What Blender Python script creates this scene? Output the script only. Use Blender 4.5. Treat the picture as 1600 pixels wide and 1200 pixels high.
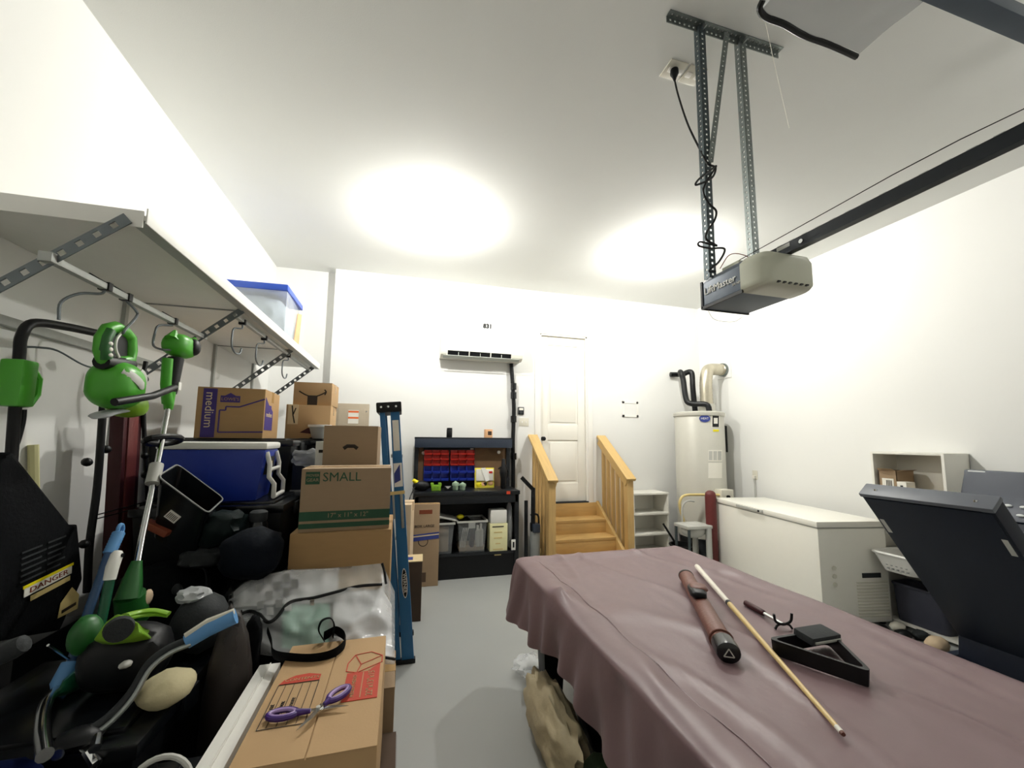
import bpy, bmesh, math, random
from mathutils import Vector as V, Matrix as M, noise as NZ
random.seed(7)
sc = bpy.context.scene
for o in list(bpy.data.objects): bpy.data.objects.remove(o)

# ------------------------------------------------------------------ camera
yaw, pitch, roll = [math.radians(a) for a in (15.2265, 5.9858, -.5514)]
FPX, CX, CY, EYE = 626.43, 800.0, 621.04, 1.6
Fw = V((math.sin(yaw)*math.cos(pitch), math.cos(yaw)*math.cos(pitch), math.sin(pitch)))
r0 = V((math.cos(yaw), -math.sin(yaw), 0)); d0 = Fw.cross(r0)
Rt = r0*math.cos(roll)+d0*math.sin(roll); Dn = d0*math.cos(roll)-r0*math.sin(roll)
CAM = V((0, 0, EYE))
cd = bpy.data.cameras.new('camera'); cam = bpy.data.objects.new('camera', cd)
sc.collection.objects.link(cam); sc.camera = cam
cd.sensor_width = 36; cd.lens = FPX/1600*36; cd.shift_y = (CY-600)/1600; cd.clip_start = .05
cam.matrix_world = M(((Rt.x, -Dn.x, -Fw.x, CAM.x), (Rt.y, -Dn.y, -Fw.y, CAM.y), (Rt.z, -Dn.z, -Fw.z, CAM.z), (0, 0, 0, 1)))
# a photo pixel gives a direction; the plane a thing touches gives its distance
def ray(x, y): return Rt*((x-CX)/FPX)+Dn*((y-CY)/FPX)+Fw
def oz(x, y, z): v = ray(x, y); return CAM+v*((z-EYE)/v.z)
def oy(x, y, Y): v = ray(x, y); return CAM+v*(Y/v.y)
def ox(x, y, X): v = ray(x, y); return CAM+v*(X/v.x)

# ------------------------------------------------------------------ world and exposure
w = bpy.data.worlds.new('world'); sc.world = w; w.use_nodes = True
w.node_tree.nodes['Background'].inputs[0].default_value = (.8, .85, 1, 1)
w.node_tree.nodes['Background'].inputs[1].default_value = 0   # closed room
sc.view_settings.view_transform = 'Standard'; sc.view_settings.look = 'None'
sc.view_settings.gamma = 1; sc.view_settings.use_curve_mapping = False
sc.view_settings.exposure = -0.42
BULB = 3300.0            # emission of the two ceiling bulbs
FRONT = 320.0           # the out-of-frame bulb that throws the hanger's shadow streaks along the ceiling

XL, XR, YB, YJ, YF, ZC = -1.61, 4.58, 5.35, 5.50, -1.3, 3.75

# ------------------------------------------------------------------ helpers
def lin(h):
    h = h.lstrip('#'); c = [int(h[i:i+2], 16)/255 for i in (0, 2, 4)]
    return tuple(x/12.92 if x <= .04045 else ((x+.055)/1.055)**2.4 for x in c)+(1,)
MT = {}
def mat(name, col, rough=.5, metal=0., var=.1, scale=14., bump=0., bscale=120., emit=0., alpha=1., coat=0., stretch=None, trans=0., spec=.5):
    m = bpy.data.materials.new(name); m.use_nodes = True; nt = m.node_tree; N = nt.nodes; L = nt.links
    p = N['Principled BSDF']; c = lin(col)
    p.inputs['Roughness'].default_value = rough; p.inputs['Metallic'].default_value = metal
    p.inputs['Specular IOR Level'].default_value = spec
    p.inputs['Base Color'].default_value = c
    tc = N.new('ShaderNodeTexCoord')
    def noise(s):
        n = N.new('ShaderNodeTexNoise'); n.inputs['Scale'].default_value = s; n.inputs['Detail'].default_value = 4
        if stretch:
            mp = N.new('ShaderNodeMapping'); mp.inputs['Scale'].default_value = stretch
            L.new(tc.outputs['Object'], mp.inputs[0]); L.new(mp.outputs[0], n.inputs['Vector'])
        else: L.new(tc.outputs['Object'], n.inputs['Vector'])
        return n
    if var:
        n = noise(scale); mx = N.new('ShaderNodeMix'); mx.data_type = 'RGBA'
        L.new(n.outputs['Fac'], mx.inputs[0])
        mx.inputs[6].default_value = tuple(x*(1-var) for x in c[:3])+(1,)
        mx.inputs[7].default_value = tuple(min(1, x*(1+var)) for x in c[:3])+(1,)
        L.new(mx.outputs[2], p.inputs['Base Color'])
    if bump:
        n = noise(bscale); b = N.new('ShaderNodeBump'); b.inputs['Strength'].default_value = bump; b.inputs['Distance'].default_value = .01
        L.new(n.outputs['Fac'], b.inputs['Height']); L.new(b.outputs[0], p.inputs['Normal'])
    if emit:
        p.inputs['Emission Color'].default_value = c; p.inputs['Emission Strength'].default_value = emit
    p.inputs['Alpha'].default_value = alpha; p.inputs['Coat Weight'].default_value = coat; p.inputs['Transmission Weight'].default_value = trans
    MT[name] = m; return m
WH = '#e9e9e6'
mat('wall', WH, .75, var=.015, scale=3, bump=.03, bscale=260)
mat('ceil', '#e3e4e1', .85, var=.015, scale=4, bump=.06, bscale=180)
mat('floor', '#a0a2a0', .42, var=.06, scale=2.2, bump=.03, bscale=60)
mat('gdoor', '#dcdad4', .6, var=.02, scale=8); mat('trim', '#f2f0ea', .45, var=.01)
mat('door', '#f1eee4', .4, var=.01)
mat('black', '#090b0e', .45, var=.15, spec=.3); mat('blackm', '#14181d', .38, .2, var=.15); mat('blackf', '#07090c', .85, var=.3, scale=30, bump=.25, bscale=90, spec=.12)
mat('navy', '#0c1119', .8, var=.3, scale=18, bump=.3, bscale=60, spec=.12); mat('blackp', '#0b0e12', .25, var=.1)
mat('bag', '#05070a', .3, var=.2, scale=9, bump=.6, bscale=14, spec=.12)
mat('steel', '#9ba09f', .38, .85, var=.1, scale=40); mat('galv', '#7d8482', .45, .8, var=.2, scale=50); mat('chrome', '#d8dadb', .15, 1., var=.03)
mat('strut', '#4b5558', .5, .6, var=.2, scale=60)
mat('rail', '#0b141c', .35, .3, var=.1)
mat('shelf', '#f3f2ec', .5, var=.03); mat('bracket', '#a9aca8', .45, .3, var=.12, scale=40); mat('jade', '#9bb39a', .5, var=.1); mat('bracketd', '#6f767a', .45, .5, var=.15, scale=30)
mat('green', '#4aa52b', .38, var=.08); mat('lime', '#7fae2a', .4, var=.08); mat('greend', '#1f5e25', .4, var=.15); mat('pole_green', '#0f5236', .35, var=.1)
mat('cardboard', '#a9875b', .8, var=.07, scale=10, bump=.08, bscale=160, stretch=(1, 1, 5)); mat('card2', '#9c8468', .8, var=.06, scale=12, bump=.08, bscale=160, stretch=(1, 1, 5))
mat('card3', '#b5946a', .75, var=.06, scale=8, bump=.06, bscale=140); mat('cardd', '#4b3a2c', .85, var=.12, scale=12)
mat('tape', '#c9a36c', .22, var=.05, alpha=.75); mat('kraft', '#c9b294', .8, var=.05)
mat('ink', '#2a2018', .7, var=0); mat('purple', '#3d2c73', .7, var=.08); mat('inkgreen', '#1f4a33', .7, var=.08); mat('inkred', '#b8391f', .7, var=.08); mat('cream_print', '#d9c49e', .8, var=.03)
mat('blue', '#0f2f96', .42, var=.06); mat('white', '#efeee8', .38, var=.015); mat('ladder', '#1c6498', .45, var=.07, stretch=(1, 1, .2)); mat('skyblue', '#5b93c9', .5, var=.08); mat('poleblue', '#2d4c72', .4, var=.1)
mat('lidblue', '#2a4fb4', .35, var=.05); mat('tubclear', '#8e9396', .2, var=.05, alpha=.34, spec=.6); mat('clear', '#dfe6ea', .12, var=.05, alpha=.38, spec=.8); mat('clear2', '#eceff2', .14, var=.08, scale=8, alpha=.34, bump=.8, bscale=14, spec=1.)
mat('bedding', '#b9c4cf', .9, var=.18, scale=7, bump=.5, bscale=10); mat('peach', '#e3b083', .7, var=.2, scale=20)
mat('wood', '#c3a066', .55, var=.22, scale=6, stretch=(6, 6, .7), bump=.05, bscale=40); mat('woodx', '#bf9b60', .55, var=.2, scale=6, stretch=(.7, 6, 6), bump=.05, bscale=40)
mat('woody', '#cba96c', .55, var=.18, scale=6, stretch=(6, .7, .7), bump=.05, bscale=40)
mat('ac', '#eceade', .4, var=.01); mat('acgrey', '#c5cac3', .5, var=.03)
mat('heater', '#c9c7bd', .4, .1, var=.03); mat('duct', '#c2bba8', .35, .75, var=.1, scale=30)
mat('darkblue', '#060f30', .9, var=.2, spec=.05); mat('film', '#dfe1e3', .22, var=.06, scale=6, alpha=.42, bump=.5, bscale=7); mat('maroon', '#5e1f1d', .55, var=.15, bump=.1); mat('maroond', '#3a1016', .5, var=.2, scale=10, spec=.3)
mat('freezer', '#f8f6ec', .35, var=.015, coat=.2); mat('freezer_g', '#dcdacb', .5, var=.05)
mat('cover', '#796366', .42, var=.09, scale=5, bump=.3, bscale=11, spec=.4); mat('leather', '#6b3f33', .45, var=.12, bump=.2, bscale=70)
mat('cuew', '#efe9dc', .3, var=.03); mat('cuet', '#d9bd7f', .35, var=.06)
mat('tmill', '#081122', .5, var=.1, bump=.05, bscale=300, spec=.3); mat('tmill2', '#252e3d', .45, var=.1); mat('tgrey', '#5a5e66', .45, var=.08); mat('button', '#dfe2e2', .35, var=.02)
mat('bookcase', '#e9e7de', .5, var=.02); mat('particle', '#c6ad84', .8, var=.2, scale=60)
mat('basket', '#f0efea', .4, var=.02); mat('bin', '#3c3e4c', .45, var=.08); mat('binred', '#c3200f', .35, var=.06); mat('binblue', '#0c2fa8', .35, var=.06)
mat('peg', '#6c5237', .8, var=.12, scale=18); mat('yellow', '#e9d94b', .6, var=.04); mat('paleyellow', '#efeab8', .7, var=.03); mat('hiyellow', '#f2e312', .5, var=.05)
mat('pvc', '#d8d4c6', .4, var=.04); mat('hose_y', '#d9c383', .45, var=.06); mat('grey', '#8a8c8a', .6, var=.08); mat('greyl', '#b9b9b3', .55, var=.06); mat('greyd', '#2c2f31', .7, var=.15, scale=20, bump=.2, bscale=120, spec=.3)
mat('cushion', '#c8bd96', .8, var=.1, scale=9, bump=.2, bscale=60); mat('mesh', '#2e2724', .5, var=.4, scale=9, alpha=.85, bump=.6, bscale=12); mat('tan', '#bdb091', .75, var=.16, scale=7, bump=.9, bscale=13); mat('olive', '#23301f', .8, var=.3, bump=.4, bscale=20, spec=.12)
mat('linen', '#e9e8ea', .8, var=.08, scale=9, bump=.9, bscale=12); mat('teal', '#7fb8a0', .8, var=.25, scale=9, bump=.5, bscale=14); mat('plaid', '#9c9d9d', .8, var=.1); mat('scis', '#3c1a6e', .35, var=.08); mat('scisin', '#a98fc4', .4, var=.05)
mat('orange', '#e0662a', .6, var=.05); mat('rust', '#7d3a20', .6, var=.1); mat('panelgrey', '#b3a691', .5, var=.04); mat('sticky', '#e9e6dc', .6, var=.05, scale=60); mat('redlogo', '#d8431f', .5, var=.03)
mat('logoblue', '#2d3c86', .5, var=.1); mat('bulb', '#fffdf6', .5, var=0, emit=BULB); mat('bulbf', '#fffdf6', .5, var=0, emit=FRONT); mat('palewood', '#d6d19c', .6, var=.08)
mat('tarp', '#121c1c', .5, var=.25, scale=14, bump=.5, bscale=22, spec=.12); mat('openergrey', '#55606d', .45, .2, var=.08); mat('lens', '#cfd1bf', .35, var=.03); mat('silverp', '#b9bcbe', .3, var=.15, scale=8, alpha=.85, bump=.6, bscale=8)
mat('pine', '#cdb88f', .7, var=.08)

class B:
    def __init__(s, T=None): s.bm = bmesh.new(); s.T = T or M.Identity(4)
    def v(s, p): return s.bm.verts.new(s.T @ V(p))
    def f(s, vs):
        try: return s.bm.faces.new(vs)
        except ValueError: return None
    def hexa(s, p):
        v = [s.v(q) for q in p]
        for i in ((3, 2, 1, 0), (4, 5, 6, 7), (0, 1, 5, 4), (1, 2, 6, 5), (2, 3, 7, 6), (3, 0, 4, 7)): s.f([v[j] for j in i])
        return s
    def box(s, a, b):
        (x0, y0, z0), (x1, y1, z1) = a, b
        return s.hexa([(x0, y0, z0), (x1, y0, z0), (x1, y1, z0), (x0, y1, z0), (x0, y0, z1), (x1, y0, z1), (x1, y1, z1), (x0, y1, z1)])
    def bar(s, p0, p1, wd, ht, side=(1, 0, 0)):   # rectangular bar between points; width along side
        p0, p1 = V(p0), V(p1); d = (p1-p0).normalized(); sd = V(side); sd = (sd-d*sd.dot(d)).normalized(); u = d.cross(sd)
        a, b = sd*wd/2, u*ht/2
        return s.hexa([p0-a-b, p0+a-b, p0+a+b, p0-a+b, p1-a-b, p1+a-b, p1+a+b, p1-a+b])
    def cyl(s, p0, p1, r0, r1=None, n=14): return s.tube([p0, p1], [r0, r0 if r1 is None else r1], n)
    def tube(s, pts, r, n=8, closed=False, flat=None, up=None):
        pts = [V(p) for p in pts]; k = len(pts); rs = r if isinstance(r, (list, tuple)) else [r]*k
        rings = []; ref = None
        for i, p in enumerate(pts):
            if closed: t = pts[(i+1) % k]-pts[i-1]
            else: t = pts[min(i+1, k-1)]-pts[max(i-1, 0)]
            t.normalize()
            if ref is None:
                ref = V(up) if up else (V((0, 0, 1)) if abs(t.z) < .9 else V((1, 0, 0)))
            if up: ref = V(up)
            a = (ref-t*ref.dot(t))
            if a.length < 1e-6: a = t.orthogonal()
            a.normalize(); b = t.cross(a); ref = a
            fa, fb = flat if flat else (1, 1)
            rings.append([s.v(p+a*(math.cos(2*math.pi*j/n)*rs[i]*fa)+b*(math.sin(2*math.pi*j/n)*rs[i]*fb)) for j in range(n)])
        for i in range(k if closed else k-1):
            A, C = rings[i], rings[(i+1) % k]
            for j in range(n): s.f([A[j], A[(j+1) % n], C[(j+1) % n], C[j]])
        if not closed: s.f(rings[0][::-1]); s.f(rings[-1])
        return s
    def lathe(s, prof, c=(0, 0, 0), n=24, ax='z'):
        c = V(c); rings = []
        for r, h in prof:
            ring = []
            for j in range(n):
                a = 2*math.pi*j/n; x, y = r*math.cos(a), r*math.sin(a)
                q = {'z': (x, y, h), 'x': (h, x, y), 'y': (x, h, y)}[ax]
                ring.append(s.v(c+V(q)))
            rings.append(ring)
        for A, C in zip(rings, rings[1:]):
            for j in range(n): s.f([A[j], A[(j+1) % n], C[(j+1) % n], C[j]])
        if prof[0][0] > 1e-5: s.f(rings[0][::-1])
        if prof[-1][0] > 1e-5: s.f(rings[-1])
        return s
    def prism(s, poly, d0, d1, mp):   # mp(u,v,d)->point
        a = [s.v(mp(u, v, d0)) for u, v in poly]; b = [s.v(mp(u, v, d1)) for u, v in poly]; k = len(poly)
        s.f(a[::-1]); s.f(b)
        for i in range(k): s.f([a[i], a[(i+1) % k], b[(i+1) % k], b[i]])
        return s
    def blob(s, c, rad, nz=.12, fr=3., seed=0, sub=3, flatbot=None, sq=1.0):
        g = bmesh.ops.create_icosphere(s.bm, subdivisions=sub, radius=1)
        c = V(c); off = V((seed*7.3, seed*3.1, seed*5.7))
        for vt in g['verts']:
            p = vt.co.normalized()
            q = V([math.copysign(abs(x)**sq, x) for x in p])
            k = 1+nz*NZ.noise(p*fr+off)+nz*.5*NZ.noise(p*fr*2.3+off)
            q = V((q.x*rad[0]*k, q.y*rad[1]*k, q.z*rad[2]*k))
            if flatbot is not None and q.z < -flatbot: q.z = -flatbot
            vt.co = s.T @ (c+q)
        return s
    def grid(s, nu, nv, fn, cu=False):
        vs = [[s.v(fn(i/(nu-(0 if cu else 1)), j/(nv-1))) for j in range(nv)] for i in range(nu)]
        for i in range(nu if cu else nu-1):
            for j in range(nv-1): s.f([vs[i][j], vs[(i+1) % nu][j], vs[(i+1) % nu][j+1], vs[i][j+1]])
        return vs
    def perf(s, p0, p1, side, wd, pitch, hole, th=.004):   # perforated strip: two rails and the webs between its holes
        p0, p1 = V(p0), V(p1); d = p1-p0; L = d.length; d.normalize(); sd = V(side); sd = (sd-d*sd.dot(d)).normalized()
        rw = (wd-hole)/2
        for k in (-1, 1): s.bar(p0+sd*k*(wd-rw)/2, p1+sd*k*(wd-rw)/2, rw, th, sd)
        n = int(L/pitch)
        for i in range(n+1):
            a = p0+d*min(L, i*pitch); b = a+d*(pitch-hole)
            s.bar(a, b, hole*1.02, th, sd)
        return s

PM = {}
def link(o): sc.collection.objects.link(o); return o
def obj(name, b, m, parent=None, bev=0., smooth=None, seg=2):
    bm = b.bm
    if bev:
        bmesh.ops.bevel(bm, geom=list(bm.edges), offset=bev, segments=seg, affect='EDGES', profile=.6)
    bmesh.ops.recalc_face_normals(bm, faces=list(bm.faces))
    me = bpy.data.meshes.new(name); bm.to_mesh(me); bm.free()
    me.materials.append(MT[m])
    if smooth is None: smooth = 40
    if smooth:
        me.shade_smooth(); me.set_sharp_from_angle(angle=math.radians(smooth))
    o = link(bpy.data.objects.new(name, me))
    if parent: par(o, parent)
    return o
def par(o, p):
    o.parent = p; o.matrix_parent_inverse = PM.get(p.name, M.Identity(4)).inverted()
def tag(o, label, cat, group=None):
    o['label'] = label; o['category'] = cat
    if group: o['group'] = group
    return o
def thing(name, label, cat, loc=(0, 0, 0), group=None):
    o = link(bpy.data.objects.new(name, None)); o.location = loc; o.empty_display_size = .1
    PM[o.name] = M.Translation(V(loc)); return tag(o, label, cat, group)
def copy_tree(src, d, label=None, group=None):
    r = src.copy(); link(r); r.location = src.location+V(d); PM[r.name] = PM.get(src.name, M.Identity(4))
    if label: r['label'] = label
    if group: r['group'] = group
    for ch in src.children:
        c = ch.copy(); link(c); c.parent = r; c.matrix_parent_inverse = ch.matrix_parent_inverse.copy()
        for g in ch.children:
            e = g.copy(); link(e); e.parent = c; e.matrix_parent_inverse = g.matrix_parent_inverse.copy()
    return r
def struct(name, b, m, parent=None, bev=0.):
    o = obj(name, b, m, parent, bev)
    if not parent: o['kind'] = 'structure'
    return o
def fm(o, x, y):      # frame: origin, x direction, y direction (text lies in this plane)
    x = V(x).normalized(); y = V(y); y = (y-x*y.dot(x)).normalized(); z = x.cross(y); o = V(o)
    return M(((x.x, y.x, z.x, o.x), (x.y, y.y, z.y, o.y), (x.z, y.z, z.z, o.z), (0, 0, 0, 1)))
def text(s, size, T, m, parent, align='CENTER', ext=.0008, name='lettering', sx=1., bold=0.):
    c = bpy.data.curves.new('t', 'FONT'); c.body = s; c.size = size; c.extrude = ext; c.align_x = align; c.align_y = 'CENTER'; c.offset = bold
    c.resolution_u = 2
    t = bpy.data.objects.new('t', c); link(t); bpy.context.view_layer.update()
    me = bpy.data.meshes.new_from_object(t); bpy.data.objects.remove(t); bpy.data.curves.remove(c)
    me.transform(T @ M.Diagonal((sx, 1, 1, 1))); me.name = name; me.materials.clear(); me.materials.append(MT[m])
    o = link(bpy.data.objects.new(name, me)); par(o, parent); return o
def plate(name, T, x0, y0, x1, y1, m, parent, th=.0012, bev=0):   # thin printed plate in frame T
    return obj(name, B(T).box((x0, y0, -.0005), (x1, y1, th)), m, parent, bev)
def poly(name, T, pts, m, parent, th=.0012):
    return obj(name, B(T).prism(pts, -.0005, th, lambda u, v, d: (u, v, d)), m, parent)
def line(name, T, pts, wd, m, parent, closed=False, th=.001):
    b = B(T); k = len(pts)
    for i in range(k if closed else k-1):
        b.bar(tuple(pts[i])+(th/2,), tuple(pts[(i+1) % k])+(th/2,), wd, th, V((0, 0, 1)).cross(V(tuple(pts[(i+1) % k])+(0,))-V(tuple(pts[i])+(0,))))
    return obj(name, b, m, parent)
def arc(c, r, a0, a1, n, pl='xz'):
    out = []
    for i in range(n+1):
        a = math.radians(a0+(a1-a0)*i/n); x, y = r*math.cos(a), r*math.sin(a)
        out.append(V(c)+V({'xz': (x, 0, y), 'xy': (x, y, 0), 'yz': (0, x, y)}[pl]))
    return out
def bez(p, n=16):
    p = [V(q) for q in p]; out = []
    q = [p[0]*2-p[1]]+p+[p[-1]*2-p[-2]]
    for i in range(1, len(q)-2):
        for k in range(n):
            t = k/n; a, b, c, d = q[i-1], q[i], q[i+1], q[i+2]
            out.append(.5*((2*b)+(c-a)*t+(2*a-5*b+4*c-d)*t*t+(3*b-a-3*c+d)*t**3))
    out.append(p[-1]); return out

# ------------------------------------------------------------------ the room
struct('floor', B().box((XL-.15, YF-.15, -.12), (XR+.15, YJ+.2, 0)), 'floor')
struct('ceiling', B().box((XL-.15, YF-.15, ZC), (XR+.15, YJ+.2, ZC+.12)), 'ceil')
struct('wall_left', B().box((XL-.15, YF-.15, 0), (XL, YJ+.2, ZC)), 'wall')
struct('wall_right', B().box((XR, YF-.15, 0), (XR+.15, YJ+.2, ZC)), 'wall')
XJ = -.892
DX0, DX1, DZ0, DZ1 = 1.865, 2.6, .718, 3.125
b = B()
b.box((XL, YJ, 0), (XJ, YJ+.2, ZC)); b.box((XJ, YB, 0), (DX0, YJ+.2, ZC)); b.box((DX1, YB, 0), (XR, YJ+.2, ZC))
b.box((DX0, YB, 0), (DX1, YJ+.2, DZ0)); b.box((DX0, YB, DZ1), (DX1, YJ+.2, ZC))
struct('wall_back', b, 'wall')
struct('wall_front', B().box((XL, YF-.15, 0), (XR, YF, ZC)), 'wall')
gd = struct('door_2', B().box((-1.2, YF, .02), (4.1, YF+.04, 2.35)), 'gdoor')
for i in range(4):
    for j in range(6):
        struct('door_panel', B().box((-1.1+j*.87, YF+.04, .1+i*.57), (-.35+j*.87, YF+.052, .5+i*.57)), 'gdoor', gd, .004)
# door to the house, set back in its frame
yl = YB+.055
d = struct('door_1', B().box((DX0+.02, yl, DZ0+.02), (DX1-.02, yl+.03, DZ1-.02)), 'door')
dm = .115; lx0, lx1 = DX0+.02, DX1-.02
zs = [DZ0+.02, DZ0+.27, DZ0+.88, DZ0+1.10, DZ1-.15, DZ1-.02]
for a, c in ((lx0, lx0+dm), (lx1-dm, lx1)): struct('door_stile', B().box((a, yl-.012, zs[0]), (c, yl+.002, zs[5])), 'door', d, .003)
for a, c in ((zs[0], zs[1]), (zs[2], zs[3]), (zs[4], zs[5])): struct('door_rail', B().box((lx0+dm, yl-.012, a), (lx1-dm, yl+.002, c)), 'door', d, .003)
for a, c in ((zs[1], zs[2]), (zs[3], zs[4])):
    struct('door_panel', B().box((lx0+dm+.035, yl-.009, a+.035), (lx1-dm-.035, yl+.002, c-.035)), 'door', d, .006)
kb = B().lathe([(.0, 0), (.03, 0), (.03, .006), (.011, .01), (.011, .035), (.024, .043), (.03, .055), (.024, .068), (0, .073)], (0, 0, 0), 16, 'y')
kp = oy(847.5, 685.5, yl)
for vt in kb.bm.verts: vt.co = V((vt.co.x+kp.x, yl-.012-vt.co.y, vt.co.z+kp.z))
o = obj('door_knob', kb, 'blackp', d); o['label'] = 'round black door knob'
for a, c, z0, z1 in ((DX0-.075, DX0, DZ0-.02, DZ1+.075), (DX1, DX1+.075, DZ0-.02, DZ1+.075)):
    struct('door_casing', B().box((a, YB-.014, z0), (c, YB+.002, z1)), 'trim', d, .004)
struct('door_casing', B().box((DX0-.001, YB-.014, DZ1), (DX1+.001, YB+.002, DZ1+.075)), 'trim', d, .004)
for a, c in ((DX0, DX0+.02), (DX1-.02, DX1)): struct('door_jamb', B().box((a, YB, DZ0), (c, YB+.1, DZ1)), 'trim', d)
struct('door_jamb', B().box((DX0, YB, DZ1-.02), (DX1, YB+.1, DZ1)), 'trim', d)
struct('door_threshold', B().box((DX0+.0, YB-.02, DZ0), (DX1, yl+.03, DZ0+.02)), 'greyd', d, .004)

# ------------------------------------------------------------------ bulbs on the ceiling (real lamps)
def bulb(px, py, label, m, P=None, sfx=''):
    p = P or oz(px, py, ZC-.02)
    t = thing('ceiling_bulb'+sfx, label, 'lamp', (p.x, p.y, ZC))
    obj('lampholder', B().lathe([(.055, 0), (.055, -.012), (.03, -.03), (.024, -.05)], (p.x, p.y, ZC), 20), 'white', t)
    obj('bulb'+sfx, B().lathe([(.018, -.05), (.03, -.072), (.036, -.095), (.03, -.122), (.014, -.134), (.0, -.136)], (p.x, p.y, ZC), 14), m, t)
bulb(677, 345, 'bare glowing bulb on the ceiling above the workbench side', 'bulb')
bulb(1035, 397, 'bare glowing bulb on the ceiling in front of the door and water heater', 'bulb')
bulb(0, 0, 'bare bulb on the ceiling near the right wall by the garage door', 'bulbf', V((3.35, .5, ZC)), '_offscreen')

# ------------------------------------------------------------------ garage door opener
t = thing('garage_door_opener', 'garage door opener with grey end panel, cream light cover and long black rail', 'door opener', (1.54, 1.47, 2.25))
x0, x1, y0, y1, z0, z1 = 1.40, 1.68, 1.345, 1.60, 2.246, 2.40
prof = [(x0, z0+.012), (x0+.012, z0), (x1-.012, z0), (x1, z0+.012), (x1, z1-.03), (x1-.03, z1), (x0+.03, z1), (x0, z1-.03)]
mpY = lambda u, v, d: (u, d, v)
bd = obj('motor_housing', B().prism(prof, y0, y1, mpY), 'openergrey', t, .004)
b = B()
def lensf(u, v):
    a = math.pi*v; k = math.sin(a)   # bulged cream light cover on the near end
    n = len(prof); f = u*n; i = int(f) % n; q = f-int(f); P0, P1 = prof[i], prof[(i+1) % n]
    x, z = P0[0]+(P1[0]-P0[0])*q, P0[1]+(P1[1]-P0[1])*q
    cx, cz = (x0+x1)/2, (z0+z1)/2; s_ = 1.02-.18*(1-math.cos(a/2))**1.5*1.6
    return (cx+(x-cx)*s_+ (.012*v), y0+.02-.115*math.sin(a/2), cz+(z-cz)*s_)
vs = b.grid(48, 8, lambda u, v: lensf(u, v), True)
b.f([r_[-1] for r_ in vs]); b.f([r_[0] for r_ in vs][::-1])
ln = obj('light_cover', b, 'lens', t, smooth=60)
for i in range(6): obj('vent_slot', B().box((1.47+i*.03, y0-.1, z0+.011), (1.482+i*.03, y0-.012, z0+.0165)), 'black', ln)
obj('eye_hole', B().lathe([(0, 0), (.016, 0), (.016, .004), (0, .005)], (1.424, y0-.022, z1-.035), 14, 'y'), 'black', ln)
obj('end_panel_rim', B().box((x0-.004, y0+.012, z0-.004), (x0+.004, y1+.003, z0+.01)).box((x0-.004, y1-.008, z0), (x0+.004, y1+.004, z1-.02)).box((x0-.002, y1-.004, z0-.004), (x1, y1+.004, z0+.008)), 'black', bd)
T = fm((x0-.002, (y0+y1)/2+.012, 2.322), (0, -1, 0), (0, 0, 1))
text('LiftMaster', .047, T, 'white', bd, ext=.002); text('3/4 HP', .016, fm((x0-.001, y0+.045, 2.295), (0, -1, 0), (0, 0, 1)), 'sticky', bd)
obj('terminal_cover', B().box((1.45, 1.42, z1), (1.52, 1.52, z1+.025)), 'lens', bd, .004)
# rail towards the garage door
rz = 2.392
rl = obj('rail', B().box((1.535, YF+.02, rz), (1.565, 1.55, rz+.045)), 'rail', t)
b = B()
for i in range(46):
    b.box((1.534, YF+.1+i*.055, rz+.0445), (1.548, YF+.122+i*.055, rz+.0462))
b2 = obj('chain', b, 'bracket', rl); b2['kind'] = 'stuff'
obj('rail_bolt', B().cyl((1.53, 1.19, rz+.02), (1.575, 1.19, rz+.02), .009, n=8), 'chrome', rl)
obj('rail_sticker', B().box((1.5335, 1.24, rz+.024), (1.5355, 1.30, rz+.04)), 'greyl', rl)
wz = lambda x, y: ox(x, y, 1.49)
obj('pull_wire', B().tube([wz(1145, 412), wz(1300, 326), wz(1395, 273), wz(1500, 218), wz(1600, 170), V((1.49, .1, 2.9))], .0018, 5), 'black', t)
obj('antenna_wire', B().tube(bez([V((1.43, 1.6, 2.245)), V((1.47, 1.6, 2.2)), V((1.56, 1.58, 2.19)), V((1.62, 1.58, 2.22))], 6), .0012, 5), 'pvc', t)
obj('loop_wire', B().tube(bez([V((1.45, 1.53, 2.43)), V((1.5, 1.52, 2.5)), V((1.56, 1.5, 2.5)), V((1.6, 1.45, 2.44))], 6), .002, 5), 'rust', t)
# perforated angle hangers
pl0, pl1 = oz(1043, 23, ZC-.004), oz(1222, 77, ZC-.004)
hg = thing('opener_hanger', 'perforated steel angle hangers holding the opener from the ceiling', 'bracket', (1.55, 1.55, 2.4))
yy = (pl0.y+pl1.y)/2
obj('ceiling_angle', B().perf((pl0.x, yy, ZC-.003), (pl1.x, yy, ZC-.003), (0, 1, 0), .036, .028, .011).perf((pl0.x, yy+.017, ZC-.017), (pl1.x, yy+.017, ZC-.017), (0, 0, 1), .034, .028, .011), 'galv', hg)
for nm, a, c, m in (('hanger_angle', V((1.418, yy, ZC-.01)), V((1.418, yy, 2.385)), 'strut'), ('hanger_angle', V((1.676, yy, ZC-.01)), V((1.69, yy, 2.36)), 'galv')):
    obj(nm, B().perf(a, c, (1, 0, 0), .036, .028, .012).perf(a+V((-.018, .018, 0)), c+V((-.018, .018, 0)), (0, 1, 0), .036, .028, .012), m, hg)
obj('diagonal_brace', B().perf((1.565, yy-.01, ZC-.02), (1.425, yy-.01, 2.98), (1, 0, 0), .03, .03, .01), 'galv', hg)
for xb in (1.418, 1.676): obj('hanger_bolt', B().cyl((xb, yy-.03, ZC-.03), (xb, yy+.02, ZC-.03), .01, n=6), 'galv', hg)
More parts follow.
